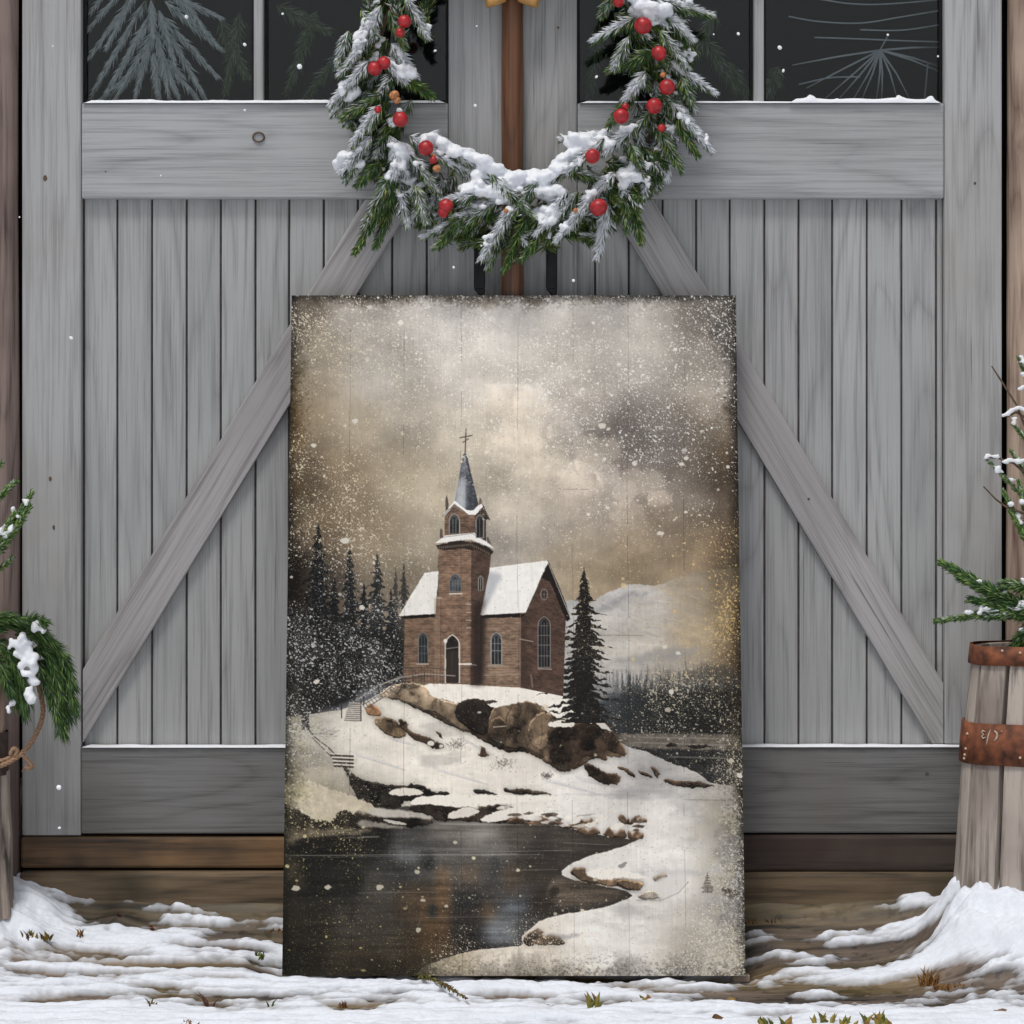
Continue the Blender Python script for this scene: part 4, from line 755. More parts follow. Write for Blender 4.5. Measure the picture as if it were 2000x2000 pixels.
# ================================================================ doors
def hollow(mb, outer, y0, y1): pass
def door(side):
    L_ = side < 0
    d = empty('barn_door', (-.5 if L_ else .5, 0, .12)); off = -Vector(d.location)
    tag(d, 'left grey barn door with a fir reflection built behind its outer pane' if L_ else 'right grey barn door with lumpy snow on its upper rail beside the barrel', 'door', 'grey barn doors')
    def part(mb, nm, m, bev=.0025, lab=None, loc=None):
        o = mb.build(nm, m, None, bevel=bev); o.parent = d; o.location = off if loc is None else loc + off
        if lab: o['label'] = lab
        return o
    mx = lambda a: X(a)
    if L_: so, si, c0, c1, p0, p1, q0, q1 = 43, 158, 876, 997, 160, 495, 514, 873
    else: so, si, c0, c1, p0, p1, q0, q1 = 1845, 1957, 1003, 1127, 1493, 1842, 1130, 1473
    T = -620
    part(MB().box(mx(so), mx(si), 0, .05, Z(1632 if L_ else 1453), Z(T), .37 if L_ else 3.11), 'outer_stile', M['door_v'])
    part(MB().box(mx(c0), mx(c1), 0, .05, Z(1628), Z(T), 1.7 if L_ else 2.45), 'centre_stile', M['door_v'])
    xa, xb = (158.6, 875.4) if L_ else (1127.6, 1844.4)
    part(MB().box(mx(xa), mx(xb), .001, .05, Z(388), Z(201), .9 if L_ else 6.2), 'middle_rail', M['door_h'], .004)
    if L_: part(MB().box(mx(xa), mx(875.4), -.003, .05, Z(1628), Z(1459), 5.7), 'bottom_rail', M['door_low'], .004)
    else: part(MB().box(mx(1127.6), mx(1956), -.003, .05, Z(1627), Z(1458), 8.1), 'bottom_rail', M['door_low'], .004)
    part(MB().box(mx(xa), mx(xb), .001, .05, Z(-540), Z(T), 2.2), 'top_rail', M['door_h'], .004)
    # boards
    mb = MB(); xsb = [160, 226, 294, 362, 429, 497, 563, 631, 698, 765, 833, 900] if L_ else [1100, 1163, 1229, 1295, 1361, 1427, 1495, 1562, 1628, 1696, 1764, 1832, 1846]
    for k in range(len(xsb) - 1): mb.box(mx(xsb[k] + 1.8), mx(xsb[k + 1] - 1.8), .019 + .0012 * random.random(), .036, Z(1470), Z(378), random.random() * 9)
    part(mb, 'board_panel', M['board'], .0022)
    part(MB().box(mx(xa - 10), mx(xb + 10), .026, .046, Z(1480), Z(370)), 'backing', M['groove'], 0)
    # glazing
    part(MB().box(mx((495 if L_ else 1473)), mx((514 if L_ else 1492.6)), .004, .045, Z(200.6), Z(-540), 1.1), 'mullion', M['door_v'], .003)
    for a, b_ in ((p0, p1), (q0, q1)):
        if not L_ and a == 1493: a, b_ = 1492.6, 1844.6
        if not L_ and a == 1130: a, b_ = 1127.4, 1473
        if L_ and a == 160: a = 158.4
        if L_ and a == 514: b_ = 875.6
        w_ = MB(); w_.box(mx(a + .5), mx(a + 6), .024, .034, Z(200), Z(-540)); w_.box(mx(b_ - 6), mx(b_ - .5), .024, .034, Z(200), Z(-540)); w_.box(mx(a + 6.1), mx(b_ - 6.1), .024, .034, Z(200), Z(193)); 
        fr = part(w_, 'pane_bead', M['iron'], 0)
        pn = MB().box(mx(a + 1), mx(b_ - 1), .035, .038, Z(200), Z(-540)).build('window_pane', M['glass'], None); pn.parent = d; pn.location = off
    # brace (own grain along its length)
    if L_: A0, A1, wd = (163, 1376), (764, 388), 0
    else: A0, A1, wd = (1839, 1390), (1228, 388), 0
    # quad of the brace measured on the face: clipped to the panel
    if L_: q = [(160.5, 1309), (160.5, 1452), (811, 388), (713, 388)]
    else: q = [(1844, 1336), (1844, 1453), (1821, 1453), (1181, 388), (1275, 388)]
    q3 = [(mx(a), Z(b)) for a, b in q]
    dirv = (Vector((mx(811) - mx(160), 0, Z(388) - Z(1452))) if L_ else Vector((mx(1181) - mx(1821), 0, Z(388) - Z(1453)))).normalized()
    rot = dirv.to_track_quat('Z', 'Y'); R = rot.to_matrix(); c = Vector((q3[0][0], 0, q3[0][1]))
    loc = [R.transposed() @ (Vector((a, 0, b)) - c) for a, b in q3]
    vs = [R.transposed() @ (Vector((a, .004, b)) - c) for a, b in q3] + [R.transposed() @ (Vector((a, .0205, b)) - c) for a, b in q3]; n = len(q3)
    fs = [tuple(range(n)), tuple(range(2 * n - 1, n - 1, -1))] + [(i, (i + 1) % n, n + (i + 1) % n, n + i) for i in range(n)]
    o = MB().add(vs, fs, 3.3 if L_ else 7.9).build('brace', M['door_brace'], None, bevel=.002); o.parent = d; o.rotation_mode = 'QUATERNION'; o.rotation_quaternion = rot; o.location = c + off
    # iron pull handle
    hx = 937 if L_ else 1077
    mb = MB(); mb.box(mx(hx - 11), mx(hx + 11), -.040, -.028, Z(566), Z(408)); mb.box(mx(hx - 8), mx(hx + 8), -.029, .001, Z(436), Z(420)); mb.box(mx(hx - 8), mx(hx + 8), -.029, .001, Z(552), Z(534))
    mb.add([(mx(hx - 11), -.040, Z(566)), (mx(hx + 11), -.040, Z(566)), (mx(hx + 11), -.028, Z(566)), (mx(hx - 11), -.028, Z(566)), (mx(hx + 8), -.040, Z(590)), (mx(hx + 8), -.028, Z(590))], [(0, 1, 4), (3, 5, 2), (0, 4, 5, 3), (1, 2, 5, 4)])
    part(mb, 'pull_handle', M['iron'], .003)
    # knots and small marks
    for kx, ky, rx, ry in (((88, 348, 7, 9), (98, 935, 5, 8), (105, 1030, 4, 8), (206, 335, 3, 2)) if L_ else ((1090, 54, 4, 4), (1904, 358, 4, 5), (1810, 1510, 6, 4), (1580, 975, 4, 4))):
        n = 14; rx, ry = rx * .62, ry * .62; yy = -.0008 if ky != 975 else .0035
        if ky == 1510: yy = -.0045
        if ky == 335: yy = .0003
        mb = MB(); mb.add([(mx(kx + rx * math.cos(k * 6.283 / n) * random.uniform(.8, 1.1)), yy, Z(ky + ry * math.sin(k * 6.283 / n) * random.uniform(.8, 1.1))) for k in range(n)] + [(mx(kx + rx * math.cos(k * 6.283 / n)), yy + .003, Z(ky + ry * math.sin(k * 6.283 / n))) for k in range(n)],
               [tuple(range(n))] + [(k, (k + 1) % n, n + (k + 1) % n, n + k) for k in range(n)], .3)
        part(mb, 'knot', M['bark'], 0)
    if L_:                                                    # ring of a plugged knot on the rail
        mb = MB(); pts = [(mx(505 + 11 * math.cos(a)), -.001, Z(268 + 9 * math.sin(a))) for a in np.linspace(0, 6.283, 25)]
        mb.tube(pts, .0016, 6, cap=False); part(mb, 'knot_ring', M['bark'], 0)
    return d
door(-1); door(1)
# round pole between the doors
mb = MB(); mb.tube([(X(1001), -.016, z) for z in np.linspace(-.03, 2.35, 30)], [.0215 + .0006 * math.sin(k * 1.7) for k in range(30)], 24)
o = mb.build('wooden_pole', M['pole'], None, True); tag(o, 'reddish brown round wooden pole standing between the two doors', 'pole')
# golden ribbon bow at the top of the pole
bow = empty('ribbon_bow', (X(1000), -.05, Z(-14))); tag(bow, 'golden ribbon bow tied round the wooden pole above the wreath', 'bow')
for s in (-1, 1):
    mb = MB(); n = 16; prof = []
    for k in range(n + 1):
        a = k / n * math.pi * 2; prof.append((s * (.010 + .044 * (1 - math.cos(a)) / 2 + 0.002), -.012 * math.sin(a), -.014 + .024 * math.sin(a) * .0))
    vs = []
    for (x_, y_, z_) in prof:
        hh = .020 + .014 * abs(x_) / .045
        for zz in (-hh, -hh * .5, 0, hh * .5, hh): vs.append((x_ * (1 - .12 * (zz / hh) ** 2), y_ - .004 * math.cos(zz / hh * 1.5), zz))
    fs = [(k * 5 + j, (k + 1) * 5 + j, (k + 1) * 5 + j + 1, k * 5 + j + 1) for k in range(n) for j in range(4)]
    o = mb.add(vs, fs).build('loop', M['gold'], bow, True)
    sm = o.modifiers.new('thick', 'SOLIDIFY'); sm.thickness = .0012
mb = MB(); mb.box(-.011, .011, -.016, -.002, -.018, .018); mb.build('knot', M['gold'], bow, bevel=.005)
# ---- snow lying on the rails
def blobs(name, sph, mtl, parent=None, vox=.0045, disp=.003, smooth=6, scale=(1, 1, 1)):
    T_ = bmesh.new(); bmesh.ops.create_icosphere(T_, subdivisions=2, radius=1); bv = np.array([v.co[:] for v in T_.verts]); bf = np.array([[v.index for v in f.verts] for f in T_.faces]); T_.free()
    S = np.array(sph, float); V = (bv[None] * S[:, None, 3:6] + S[:, None, :3]).reshape(-1, 3); F = (bf[None] + (np.arange(len(S)) * len(bv))[:, None, None]).reshape(-1, 3)
    o = mesh_np(name, V, F, mtl, parent, None, True)
    r = o.modifiers.new('r', 'REMESH'); r.mode = 'VOXEL'; r.voxel_size = vox; r.use_smooth_shade = True
    s = o.modifiers.new('s', 'SMOOTH'); s.factor = .5; s.iterations = smooth
    if disp:
        tx = bpy.data.textures.new(name + '_t', 'CLOUDS'); tx.noise_scale = .014; tx.noise_depth = 3
        dm = o.modifiers.new('d', 'DISPLACE'); dm.texture = tx; dm.strength = disp; dm.mid_level = .5; dm.texture_coords = 'GLOBAL'
        tx = bpy.data.textures.new(name + '_u', 'CLOUDS'); tx.noise_scale = .006; tx.noise_depth = 3
        dm = o.modifiers.new('d2', 'DISPLACE'); dm.texture = tx; dm.strength = disp * .75; dm.mid_level = .5; dm.texture_coords = 'GLOBAL'
    # every clump that stands apart becomes a piece of its own
    bpy.context.view_layer.update(); dg = bpy.context.evaluated_depsgraph_get(); ev = o.evaluated_get(dg).to_mesh()
    V = np.empty(len(ev.vertices) * 3, 'f'); ev.vertices.foreach_get('co', V); V = V.reshape(-1, 3)
    Ls = np.empty(len(ev.loops), 'i'); ev.loops.foreach_get('vertex_index', Ls); ps = np.empty(len(ev.polygons), 'i'); ev.polygons.foreach_get('loop_start', ps); pt_ = np.empty(len(ev.polygons), 'i'); ev.polygons.foreach_get('loop_total', pt_)
    q4 = pt_ == 4; F4 = np.stack([Ls[ps[q4] + k] for k in range(4)], -1); F3 = np.stack([Ls[ps[~q4] + k] for k in range(3)], -1) if (~q4).any() else np.zeros((0, 3), int)
    if len(F3): F4 = np.vstack([F4, np.column_stack([F3, F3[:, 0]])])
    lab_ = np.arange(len(V))
    while True:
        m_ = lab_[F4].min(1); new = lab_.copy(); np.minimum.at(new, F4.ravel(), np.repeat(m_, 4)); new = new[new]
        if (new == lab_).all(): break
        lab_ = new
    o.to_mesh_clear() if False else None
    fl = lab_[F4[:, 0]]; ids, cnt = np.unique(fl, return_counts=True); order = np.argsort(-cnt); bpy.data.objects.remove(o)
    for i in order[:96]:
        if cnt[i] < 40: continue
        ff = F4[fl == ids[i]]; u, inv = np.unique(ff, return_inverse=True); ff = inv.reshape(-1, 4)
        if len(F3): pass
        mesh_np(name, V[u], ff, mtl, parent, None, True).data.validate()
    return None
def snow_strip(x0, x1, zr, h0, y0, y1, lab, lump=.3, seed=1):
    rg = np.random.default_rng(seed); xs_ = np.arange(X(x0), X(x1), .003); n = len(xs_)
    h = h0 * (.75 + .5 * vn(xs_ * 24 + seed * 9, xs_ * 0) + lump * np.clip(fb(xs_ * 38 + seed, xs_ * 0, 3) * 3, 0, 1)); h[:6] *= np.linspace(0, 1, 6); h[-6:] *= np.linspace(1, 0, 6)
    ang = np.linspace(0, math.pi, 9); vs = np.zeros((n, 9, 3)); z0 = Z(zr)
    jit = .0025 * fb(xs_ * 50, xs_ * 0 + 5, 3)
    for j, a in enumerate(ang):
        vs[:, j, 0] = xs_; vs[:, j, 1] = (y0 + y1) / 2 - (y1 - y0) / 2 * np.sign(math.cos(a)) * abs(math.cos(a)) ** .6 + jit * (1 if j < 4 else 0); vs[:, j, 2] = z0 + h * math.sin(a) ** .6
    idx = np.arange(n * 9).reshape(n, 9); f = np.stack([idx[:-1, :-1], idx[1:, :-1], idx[1:, 1:], idx[:-1, 1:]], -1).reshape(-1, 4)
    o = mesh_np('snow', vs.reshape(-1, 3), f, M['snow'], None, None, True); tag(o, lab, 'snow', kind='stuff'); return o
snow_strip(163, 873, 201.4, .006, -.004, .022, 'thin snow line on the upper rail of the left door', .25, 1)
snow_strip(1132, 1560, 201.4, .005, -.003, .022, 'thin snow line on the upper rail of the right door near the wreath', .1, 2)
snow_strip(1540, 1838, 201.4, .010, -.006, .022, 'lumpy snow ridge on the right end of the right door upper rail', 1.1, 3)
snow_strip(161, 870, 1459.4, .004, -.007, .017, 'thin snow line on the bottom rail of the left door', .1, 4)
snow_strip(1132, 1955, 1458.4, .004, -.007, .017, 'thin snow line on the bottom rail of the right door', .1, 5)
# ================================================================ leaning printed panel
pb, pt = P(1003.5, 1906, -.257), P(1005.5, 577, -.05)
PH = (pt - pb).length; PW = .8585
panel = empty('wall_art_panel', pb); tilt = math.atan2((pt - pb).y, (pt - pb).z)
panel.rotation_euler = (-tilt, 0, 0)
tag(panel, 'tall weathered picture panel of a brick church in snow leaning on the doors', 'picture')
NX_, NY_ = 800, 1200
pic = paint_print(NX_, NY_) / 255.
pic = np.where(pic <= .04045, pic / 12.92, ((pic + .055) / 1.055) ** 2.4) * PIC_GAIN
pu = np.linspace(-.5, .5, NX_); pv = np.linspace(1, 0, NY_)
VX, VZ = np.meshgrid(pu * PW, pv * PH); vv = np.stack([VX, np.full_like(VX, -.0005), VZ], -1).reshape(-1, 3)
idx = np.arange(NX_ * NY_).reshape(NY_, NX_); f = np.stack([idx[:-1, :-1], idx[1:, :-1], idx[1:, 1:], idx[:-1, 1:]], -1).reshape(-1, 4)
pcol = np.ones((NY_, NX_, 4)); pcol[..., :3] = pic
mesh_np('printed_face', vv, f, vcol('print', .62, .12), panel, pcol.reshape(-1, 4))
mb = MB(); mb.box(-PW / 2, PW / 2, .0, .016, 0, PH); mb.build('panel_board', plain('panel_edge', (.16, .11, .07), .8, 0, .5, 60), panel)
# ================================================================ greenery
GREENS = 1.5 * np.array([lin((36, 62, 30)), lin((58, 88, 38)), lin((88, 114, 50)), lin((40, 72, 44)), lin((122, 138, 72)), lin((78, 74, 38)), lin((52, 80, 36))])
WHITE = np.array((.80, .82, .86))
class Needles:
    def __init__(s, seed): s.r = np.random.default_rng(seed); s.V = []; s.F = []; s.K = []; s.n = 0; s.snow = []; s.stem = MB()
    def sprig(s, A, B, nl=.026, n=150, frost=.3, snow=0., sag=.0, wid=.0011, ang=(.45, .95), pal=None, side=None, taper=.45, stemr=.0016, flat=1., dark=1., big=1., snowf=1.):
        r = s.r; A = np.array(A, float); B = np.array(B, float); L = np.linalg.norm(B - A)
        if L < 1e-4: return
        mid = (A + B) / 2 + np.array((0, 0, -sag * -1.)); t = np.sort(r.random(n))[:, None] ** .9
        pt = (1 - t) ** 2 * A + 2 * t * (1 - t) * mid + t * t * B
        ax = 2 * (1 - t) * (mid - A) + 2 * t * (B - mid); ax /= np.linalg.norm(ax, axis=1, keepdims=True) + 1e-9
        ref = np.where(np.abs(ax[:, 1:2]) < .9, np.array([[0, 1., 0]]), np.array([[1., 0, 0]])); u = np.cross(ax, ref); u /= np.linalg.norm(u, axis=1, keepdims=True); w_ = np.cross(ax, u)
        th = r.uniform(0, 2 * np.pi, (n, 1)); rad = u * np.cos(th) + w_ * np.sin(th) * flat
        al = r.uniform(*ang, (n, 1)) * (1 - .35 * t)
        d = ax * np.cos(al) + rad * np.sin(al); d += r.normal(0, .08, (n, 3)); d /= np.linalg.norm(d, axis=1, keepdims=True)
        ln = nl * r.uniform(.7, 1.15, (n, 1)) * (1 - taper * t ** 2)
        tip = pt + d * ln; tip[:, 2] -= ln[:, 0] * .08
        sd_ = np.cross(d, r.normal(0, 1, (n, 3))); sd_ /= np.linalg.norm(sd_, axis=1, keepdims=True); sd2 = np.cross(d, sd_)
        w = wid * r.uniform(.8, 1.3, (n, 1)); b0 = pt + rad * .0012
        mi = b0 * .45 + tip * .55; mi[:, 2] += ln[:, 0] * .02
        Vv = np.stack([b0 + sd_ * w * .8, b0 - sd_ * w * .4 + sd2 * w * .7, b0 - sd_ * w * .4 - sd2 * w * .7, mi + sd_ * w, mi - sd_ * w * .5 + sd2 * w * .87, mi - sd_ * w * .5 - sd2 * w * .87, tip], 1)
        tri = np.array([(0, 1, 4), (0, 4, 3), (1, 2, 5), (1, 5, 4), (2, 0, 3), (2, 3, 5), (3, 4, 6), (4, 5, 6), (5, 3, 6)])
        s.F.append((tri[None] + (s.n + np.arange(n) * 7)[:, None, None]).reshape(-1, 3)); s.n += 7 * n; s.V.append(Vv.reshape(-1, 3))
        p_ = GREENS if pal is None else np.array(pal); c = p_[r.integers(0, len(p_), n)] * r.uniform(.75, 1.2, (n, 1)) * dark
        upn = np.clip(rad[:, 2:3] * .5 + .5 - rad[:, 1:2] * .25, 0, 1)
        fr = np.clip(frost * (.05 + 1.55 * upn) + r.uniform(-.45, .2, (n, 1)), 0, 1)
        K = np.ones((n, 7, 4)); tipm = np.array([.35, .35, .35, .8, .8, .8, 1.])[None, :, None]; fr = np.clip((fr - .18) * 1.5, 0, 1); fk = np.clip(fr[:, None, :] * tipm * 1.6, 0, .97)
        K[..., :3] = c[:, None, :] * (1 - fk) + WHITE * fk; s.K.append(K.reshape(-1, 4))
        q = np.linspace(0, 1, 6)[:, None]; sp = (1 - q) ** 2 * A + 2 * q * (1 - q) * mid + q * q * B
        s.stem.tube([tuple(x) for x in sp], [stemr * (1.2 - .7 * k) for k in q[:, 0]], 6)
        if snow > 0:
            m = int(L / .0040 * snow * snowf) + 1
            for k in range(m):
                q = r.uniform(.12, 1.) ; c_ = (1 - q) ** 2 * A + 2 * q * (1 - q) * mid + q * q * B
                rr = r.uniform(.0042, .0088) * (1.15 - .4 * q) * big
                s.snow.append((c_[0] + r.normal(0, .005), c_[1] - r.uniform(.002, .010) , c_[2] + r.uniform(.0, .010) + .35 * rr, rr * r.uniform(.8, 1.4), rr * .9, rr * r.uniform(.6, 1.)))
    def build(s, parent, nm='foliage', stemname='stems', snowname='snow_clump', vox=.0038):
        o = mesh_np(nm, np.concatenate(s.V), np.concatenate(s.F), M['needle'], parent, np.concatenate(s.K))
        s.stem.build(stemname, M['bark'], parent, True)
        if s.snow: blobs(snowname, s.snow, M['snow'], parent, vox=vox, disp=.0055, smooth=2)
# ---- wreath
wre = empty('wreath', (0, 0, 0)); tag(wre, 'snowy pine wreath with red berries hanging across the two grey doors', 'wreath', None)
nd = Needles(5); WR = nd.r
CX, CY, R0 = 1013, 150, 283
# dark inner core of short sprigs all round the ring
for k in range(540):
    a = WR.uniform(0, 2 * math.pi); vis = 1
    r_ = R0 + WR.normal(0, 27); x = CX + r_ * math.cos(a); y = CY + r_ * math.sin(a)
    # sprigs sweep along the ring and outwards, drooping
    tx, ty = -math.sin(a), math.cos(a); sg = 1 if math.cos(a) > 0 else 1
    side = 1 if x > CX else -1
    if math.sin(a) > -.3: dx, dy = (.55 * math.cos(a) + .3 * WR.normal(), .75 + .35 * math.sin(a) + .3 * WR.normal())
    else: dx, dy = (tx + .5 * math.cos(a), ty + .5 * math.sin(a))
    if abs(x - CX) < 120 and math.sin(a) > 0: dx, dy = ((-1 if WR.random() < .6 else 1) * WR.uniform(.3, 1.), WR.uniform(.0, .7))
    l = math.hypot(dx, dy); ln = WR.uniform(45, 82); dx, dy = dx / l * ln, dy / l * ln
    ex, ey = x + dx, y + dy; rr = math.hypot(ex - CX, ey - CY)
    if rr > 352 or rr < 216: s_ = (335 if rr > 352 else 228) / rr; ex, ey = CX + (ex - CX) * s_, CY + (ey - CY) * s_
    d0 = WR.uniform(.02, .085); d1 = d0 + WR.uniform(.0, .035)
    nd.sprig(P(x, y, -d0), P(ex, ey, -d1), .027, 120, WR.choice([.0, .2, .55]), 0 if WR.random() < .75 else .5, .0, dark=.85)
EX = [(745, 10, 690, 112, .9, .8), (705, 20, 735, 70, .3, .1), (790, -10, 833, 72, .5, .2), (735, 60, 664, 145, .45, .2), (720, 120, 646, 205, .8, .9), (700, 150, 652, 222, .5, .4), (765, 85, 812, 150, .8, 1.), (750, 110, 790, 160, .8, .8), (790, 150, 842, 188, .0, 0), (745, 185, 668, 230, .15, 0),
      (745, 205, 690, 280, .6, .2), (730, 230, 682, 300, .55, .2), (725, 265, 668, 335, .8, .8), (700, 290, 676, 350, .3, .2), (760, 265, 792, 340, .7, 1.), (780, 285, 770, 345, .7, .7), (735, 320, 700, 360, .1, 0), (770, 330, 712, 440, .3, .5), (775, 350, 695, 490, .1, 0), (770, 380, 735, 480, .1, 0),
      (780, 370, 795, 440, .5, .5), (810, 360, 830, 430, .35, .1), (800, 300, 850, 370, .4, .2), (800, 265, 880, 320, .7, .8), (835, 262, 905, 305, .8, 1.), (860, 285, 950, 335, .8, .9), (880, 320, 960, 360, .5, .3), (905, 330, 950, 380, .7, .8), (940, 350, 905, 395, .7, .8), (930, 380, 870, 392, .7, .8),
      (985, 385, 828, 462, .7, .7), (960, 400, 850, 480, .3, .1), (900, 420, 860, 478, .1, 0), (1005, 400, 940, 505, .7, .7), (990, 420, 955, 520, .3, .1), (1030, 420, 985, 525, .05, 0), (1060, 410, 1010, 505, .15, 0), (1080, 430, 1020, 505, .1, .1), (1110, 370, 1050, 455, .8, .9), (1130, 375, 1075, 440, .5, .2),
      (1160, 380, 1088, 468, .8, .8), (1190, 400, 1166, 502, .9, .8), (1215, 350, 1225, 450, .15, 0), (1230, 380, 1252, 470, .05, 0), (1200, 335, 1150, 392, .8, .9), (1255, 300, 1208, 395, .9, .9), (1300, 265, 1302, 345, .85, .7), (1285, 250, 1330, 330, .2, 0), (1310, 200, 1388, 292, .7, .8), (1320, 230, 1360, 300, .1, 0),
      (1300, 120, 1394, 180, .8, .8), (1330, 150, 1350, 200, .2, 0), (1262, 140, 1222, 192, .85, .7), (1275, 100, 1190, 138, .15, 0), (1240, 35, 1160, 78, .6, .4), (1230, 70, 1200, 130, .4, .1), (1300, 30, 1352, 78, .6, .4), (1290, 60, 1340, 130, .4, .3), (1290, 0, 1390, 30, .5, .4), (1230, -10, 1300, 50, .8, 1.), (1205, -20, 1175, 30, .2, .1),
      (1210, 265, 1098, 272, .8, 1.), (1240, 245, 1180, 300, .8, .9), (1180, 270, 1110, 335, .7, .9), (1140, 310, 1060, 360, .7, .8), (1100, 330, 1170, 350, .3, .1), (1230, 280, 1250, 320, .2, 0), (1270, 220, 1215, 270, .3, .2), (1290, 180, 1330, 240, .2, 0), (1240, 180, 1190, 245, .1, 0), (960, 340, 1040, 420, .3, .3), (1050, 350, 1000, 420, .3, .3), (760, 20, 790, 90, .2, 0), (680, 60, 660, 130, .4, .4)]
for x0, y0, x1, y1, fr, sn in EX:
    dp = WR.uniform(.085, .12); L_ = math.hypot(x1 - x0, y1 - y0)
    nd.sprig(P(x0, y0, -dp), P(x1, y1, -dp - .012), .027, int(90 + L_ * 2.6), min(1, fr * 1.15), sn * .85, 0, wid=.00115, snowf=.62, big=.86)
# the saddle of snow at the bottom of the ring, and banks on the upper faces
for (cx, cy, wx, wy, n_) in ((1020, 372, 75, 16, 60), (1000, 345, 30, 10, 16), (1045, 352, 30, 10, 16), (1095, 322, 38, 20, 40), (1150, 278, 40, 12, 26), (905, 300, 52, 24, 36), (950, 335, 30, 12, 20), (845, 275, 25, 10, 14), (925, 365, 22, 12, 16), (787, 305, 20, 22, 26), (1270, 20, 34, 18, 34), (1255, -10, 30, 14, 18), (712, 60, 12, 34, 14), (672, 180, 22, 14, 12), (680, 318, 22, 14, 16), (790, 140, 14, 14, 12), (1228, 345, 15, 26, 16), (1065, 420, 20, 14, 12)):
    for _ in range(n_):
        x = cx + WR.uniform(-1, 1) * wx; f_ = (x - cx) / wx; yv = cy + WR.uniform(-1, 1) * wy * math.sqrt(max(0, 1 - f_ * f_))
        if WR.random() < .12: yv += WR.uniform(-14, 14)
        if cx == 905: yv = cy + (x - cx) * .42 + WR.uniform(-8, 8)
        if cx == 1095: yv = cy - (x - cx) * .75 + WR.uniform(-9, 9)
        if cx == 712: yv = cy + WR.uniform(-34, 34); x = cx - (yv - cy) * .45 + WR.uniform(-6, 6)
        r_ = WR.uniform(6, 13) / 1000; p = P(x, yv, -.085 - WR.uniform(0, .032)); nd.snow.append((p.x, p.y, p.z, r_ * 1.25, r_, r_ * .85))
nd.build(wre, 'evergreen_foliage', 'stems', 'snow_clump', .0030)
def ball(name, px, row, r, y, m, parent, sq=1.):
    bm = bmesh.new(); bmesh.ops.create_uvsphere(bm, u_segments=20, v_segments=12, radius=r / 1000.)
    for v in bm.verts: v.co += v.normal * (.00045 * math.sin(v.co.x * 900 + row) * math.sin(v.co.z * 800)); v.co.z *= sq
    for v in bm.verts:
        if v.co.z < -r / 1000. * .93: v.co.z *= .86
    me = bpy.data.meshes.new(name); bm.to_mesh(me); bm.free()
    for p in me.polygons: p.use_smooth = True
    me.materials.append(m); o = bpy.data.objects.new(name, me); o.location = P(px, row, y); o.rotation_euler = (random.uniform(-.8, .8), random.uniform(-.6, .6), random.random() * 6); return link(o, parent)
for px, rw, r in ((790, 42, 13), (781, 64, 9), (732, 134, 14), (750, 123, 13), (782, 233, 15), (738, 214, 7), (832, 289, 15), (846, 312, 8), (871, 402, 14), (866, 415, 10), (1208, 3, 11), (1256, 50, 17), (1287, 104, 14.5), (1303, 170, 15.5), (1278, 207, 15.5), (1213, 227, 15), (1221, 208, 7), (1157, 305, 14.5), (1169, 405, 17), (1292, 250, 8)):
    ball('berry', px, rw, r, -.142, M['berry'], wre, .96)
for px, rw, r in ((770, 186, 10), (776, 196, 7), (853, 329, 8), (988, 412, 5), (1124, 411, 5), (1295, 146, 6), (847, 304, 5)): ball('orange_bud', px, rw, r, -.140, M['orange'], wre, .9)
# sparse wire ring that carries the sprigs
mb = MB(); mb.tube([P(CX + R0 * math.cos(a), CY + R0 * math.sin(a), -.05) for a in np.linspace(0, 2 * math.pi, 60)], .006, 8, cap=False); mb.build('twig_ring', M['bark'], wre, True)
# ---- evergreen bough drooping over the left post
LONG = [1.4 * np.array(lin(c)) for c in ((40, 68, 30), (58, 92, 40), (90, 116, 56), (32, 56, 32), (110, 130, 72), (46, 78, 36))]
bough = empty('pine_bough', P(20, 1240, -.14)); tag(bough, 'green pine bough with a patch of snow draped over the weathered post', 'bough')
nb = Needles(9)
def rel(nd_, base):
    b = np.array(base)
    for i in range(len(nd_.V)): nd_.V[i] = nd_.V[i] - b
    nd_.stem.v = [tuple(np.array(v) - b) for v in nd_.stem.v]; nd_.snow = [(s[0] - b[0], s[1] - b[1], s[2] - b[2], *s[3:]) for s in nd_.snow]
for x0, y0, x1, y1, sg in ((-30, 1240, 70, 1225, .03), (-20, 1235, 100, 1250, .05), (10, 1225, 135, 1300, .05), (30, 1240, 142, 1340, .06), (60, 1270, 148, 1380, .06), (80, 1290, 135, 1405, .05), (90, 1310, 115, 1425, .03), (70, 1290, 100, 1370, .03), (60, 1250, 125, 1330, .05), (100, 1260, 140, 1330, .03), (100, 1330, 125, 1430, .02), (-30, 1260, 40, 1330, .05), (0, 1260, 55, 1370, .05), (20, 1290, 48, 1390, .02), (-20, 1280, 20, 1350, .03), (-10, 1290, 30, 1370, .02), (40, 1220, 85, 1215, .01), (-40, 1225, 40, 1210, .02), (75, 1260, 120, 1360, .05), (110, 1290, 146, 1395, .04)):
    nb.sprig(P(x0, y0, -.17), P(x1, y1, -.20 - random.random() * .03), .040, 260, .06, 0, sg, wid=.0009, ang=(.25, .62), pal=LONG, taper=.3)
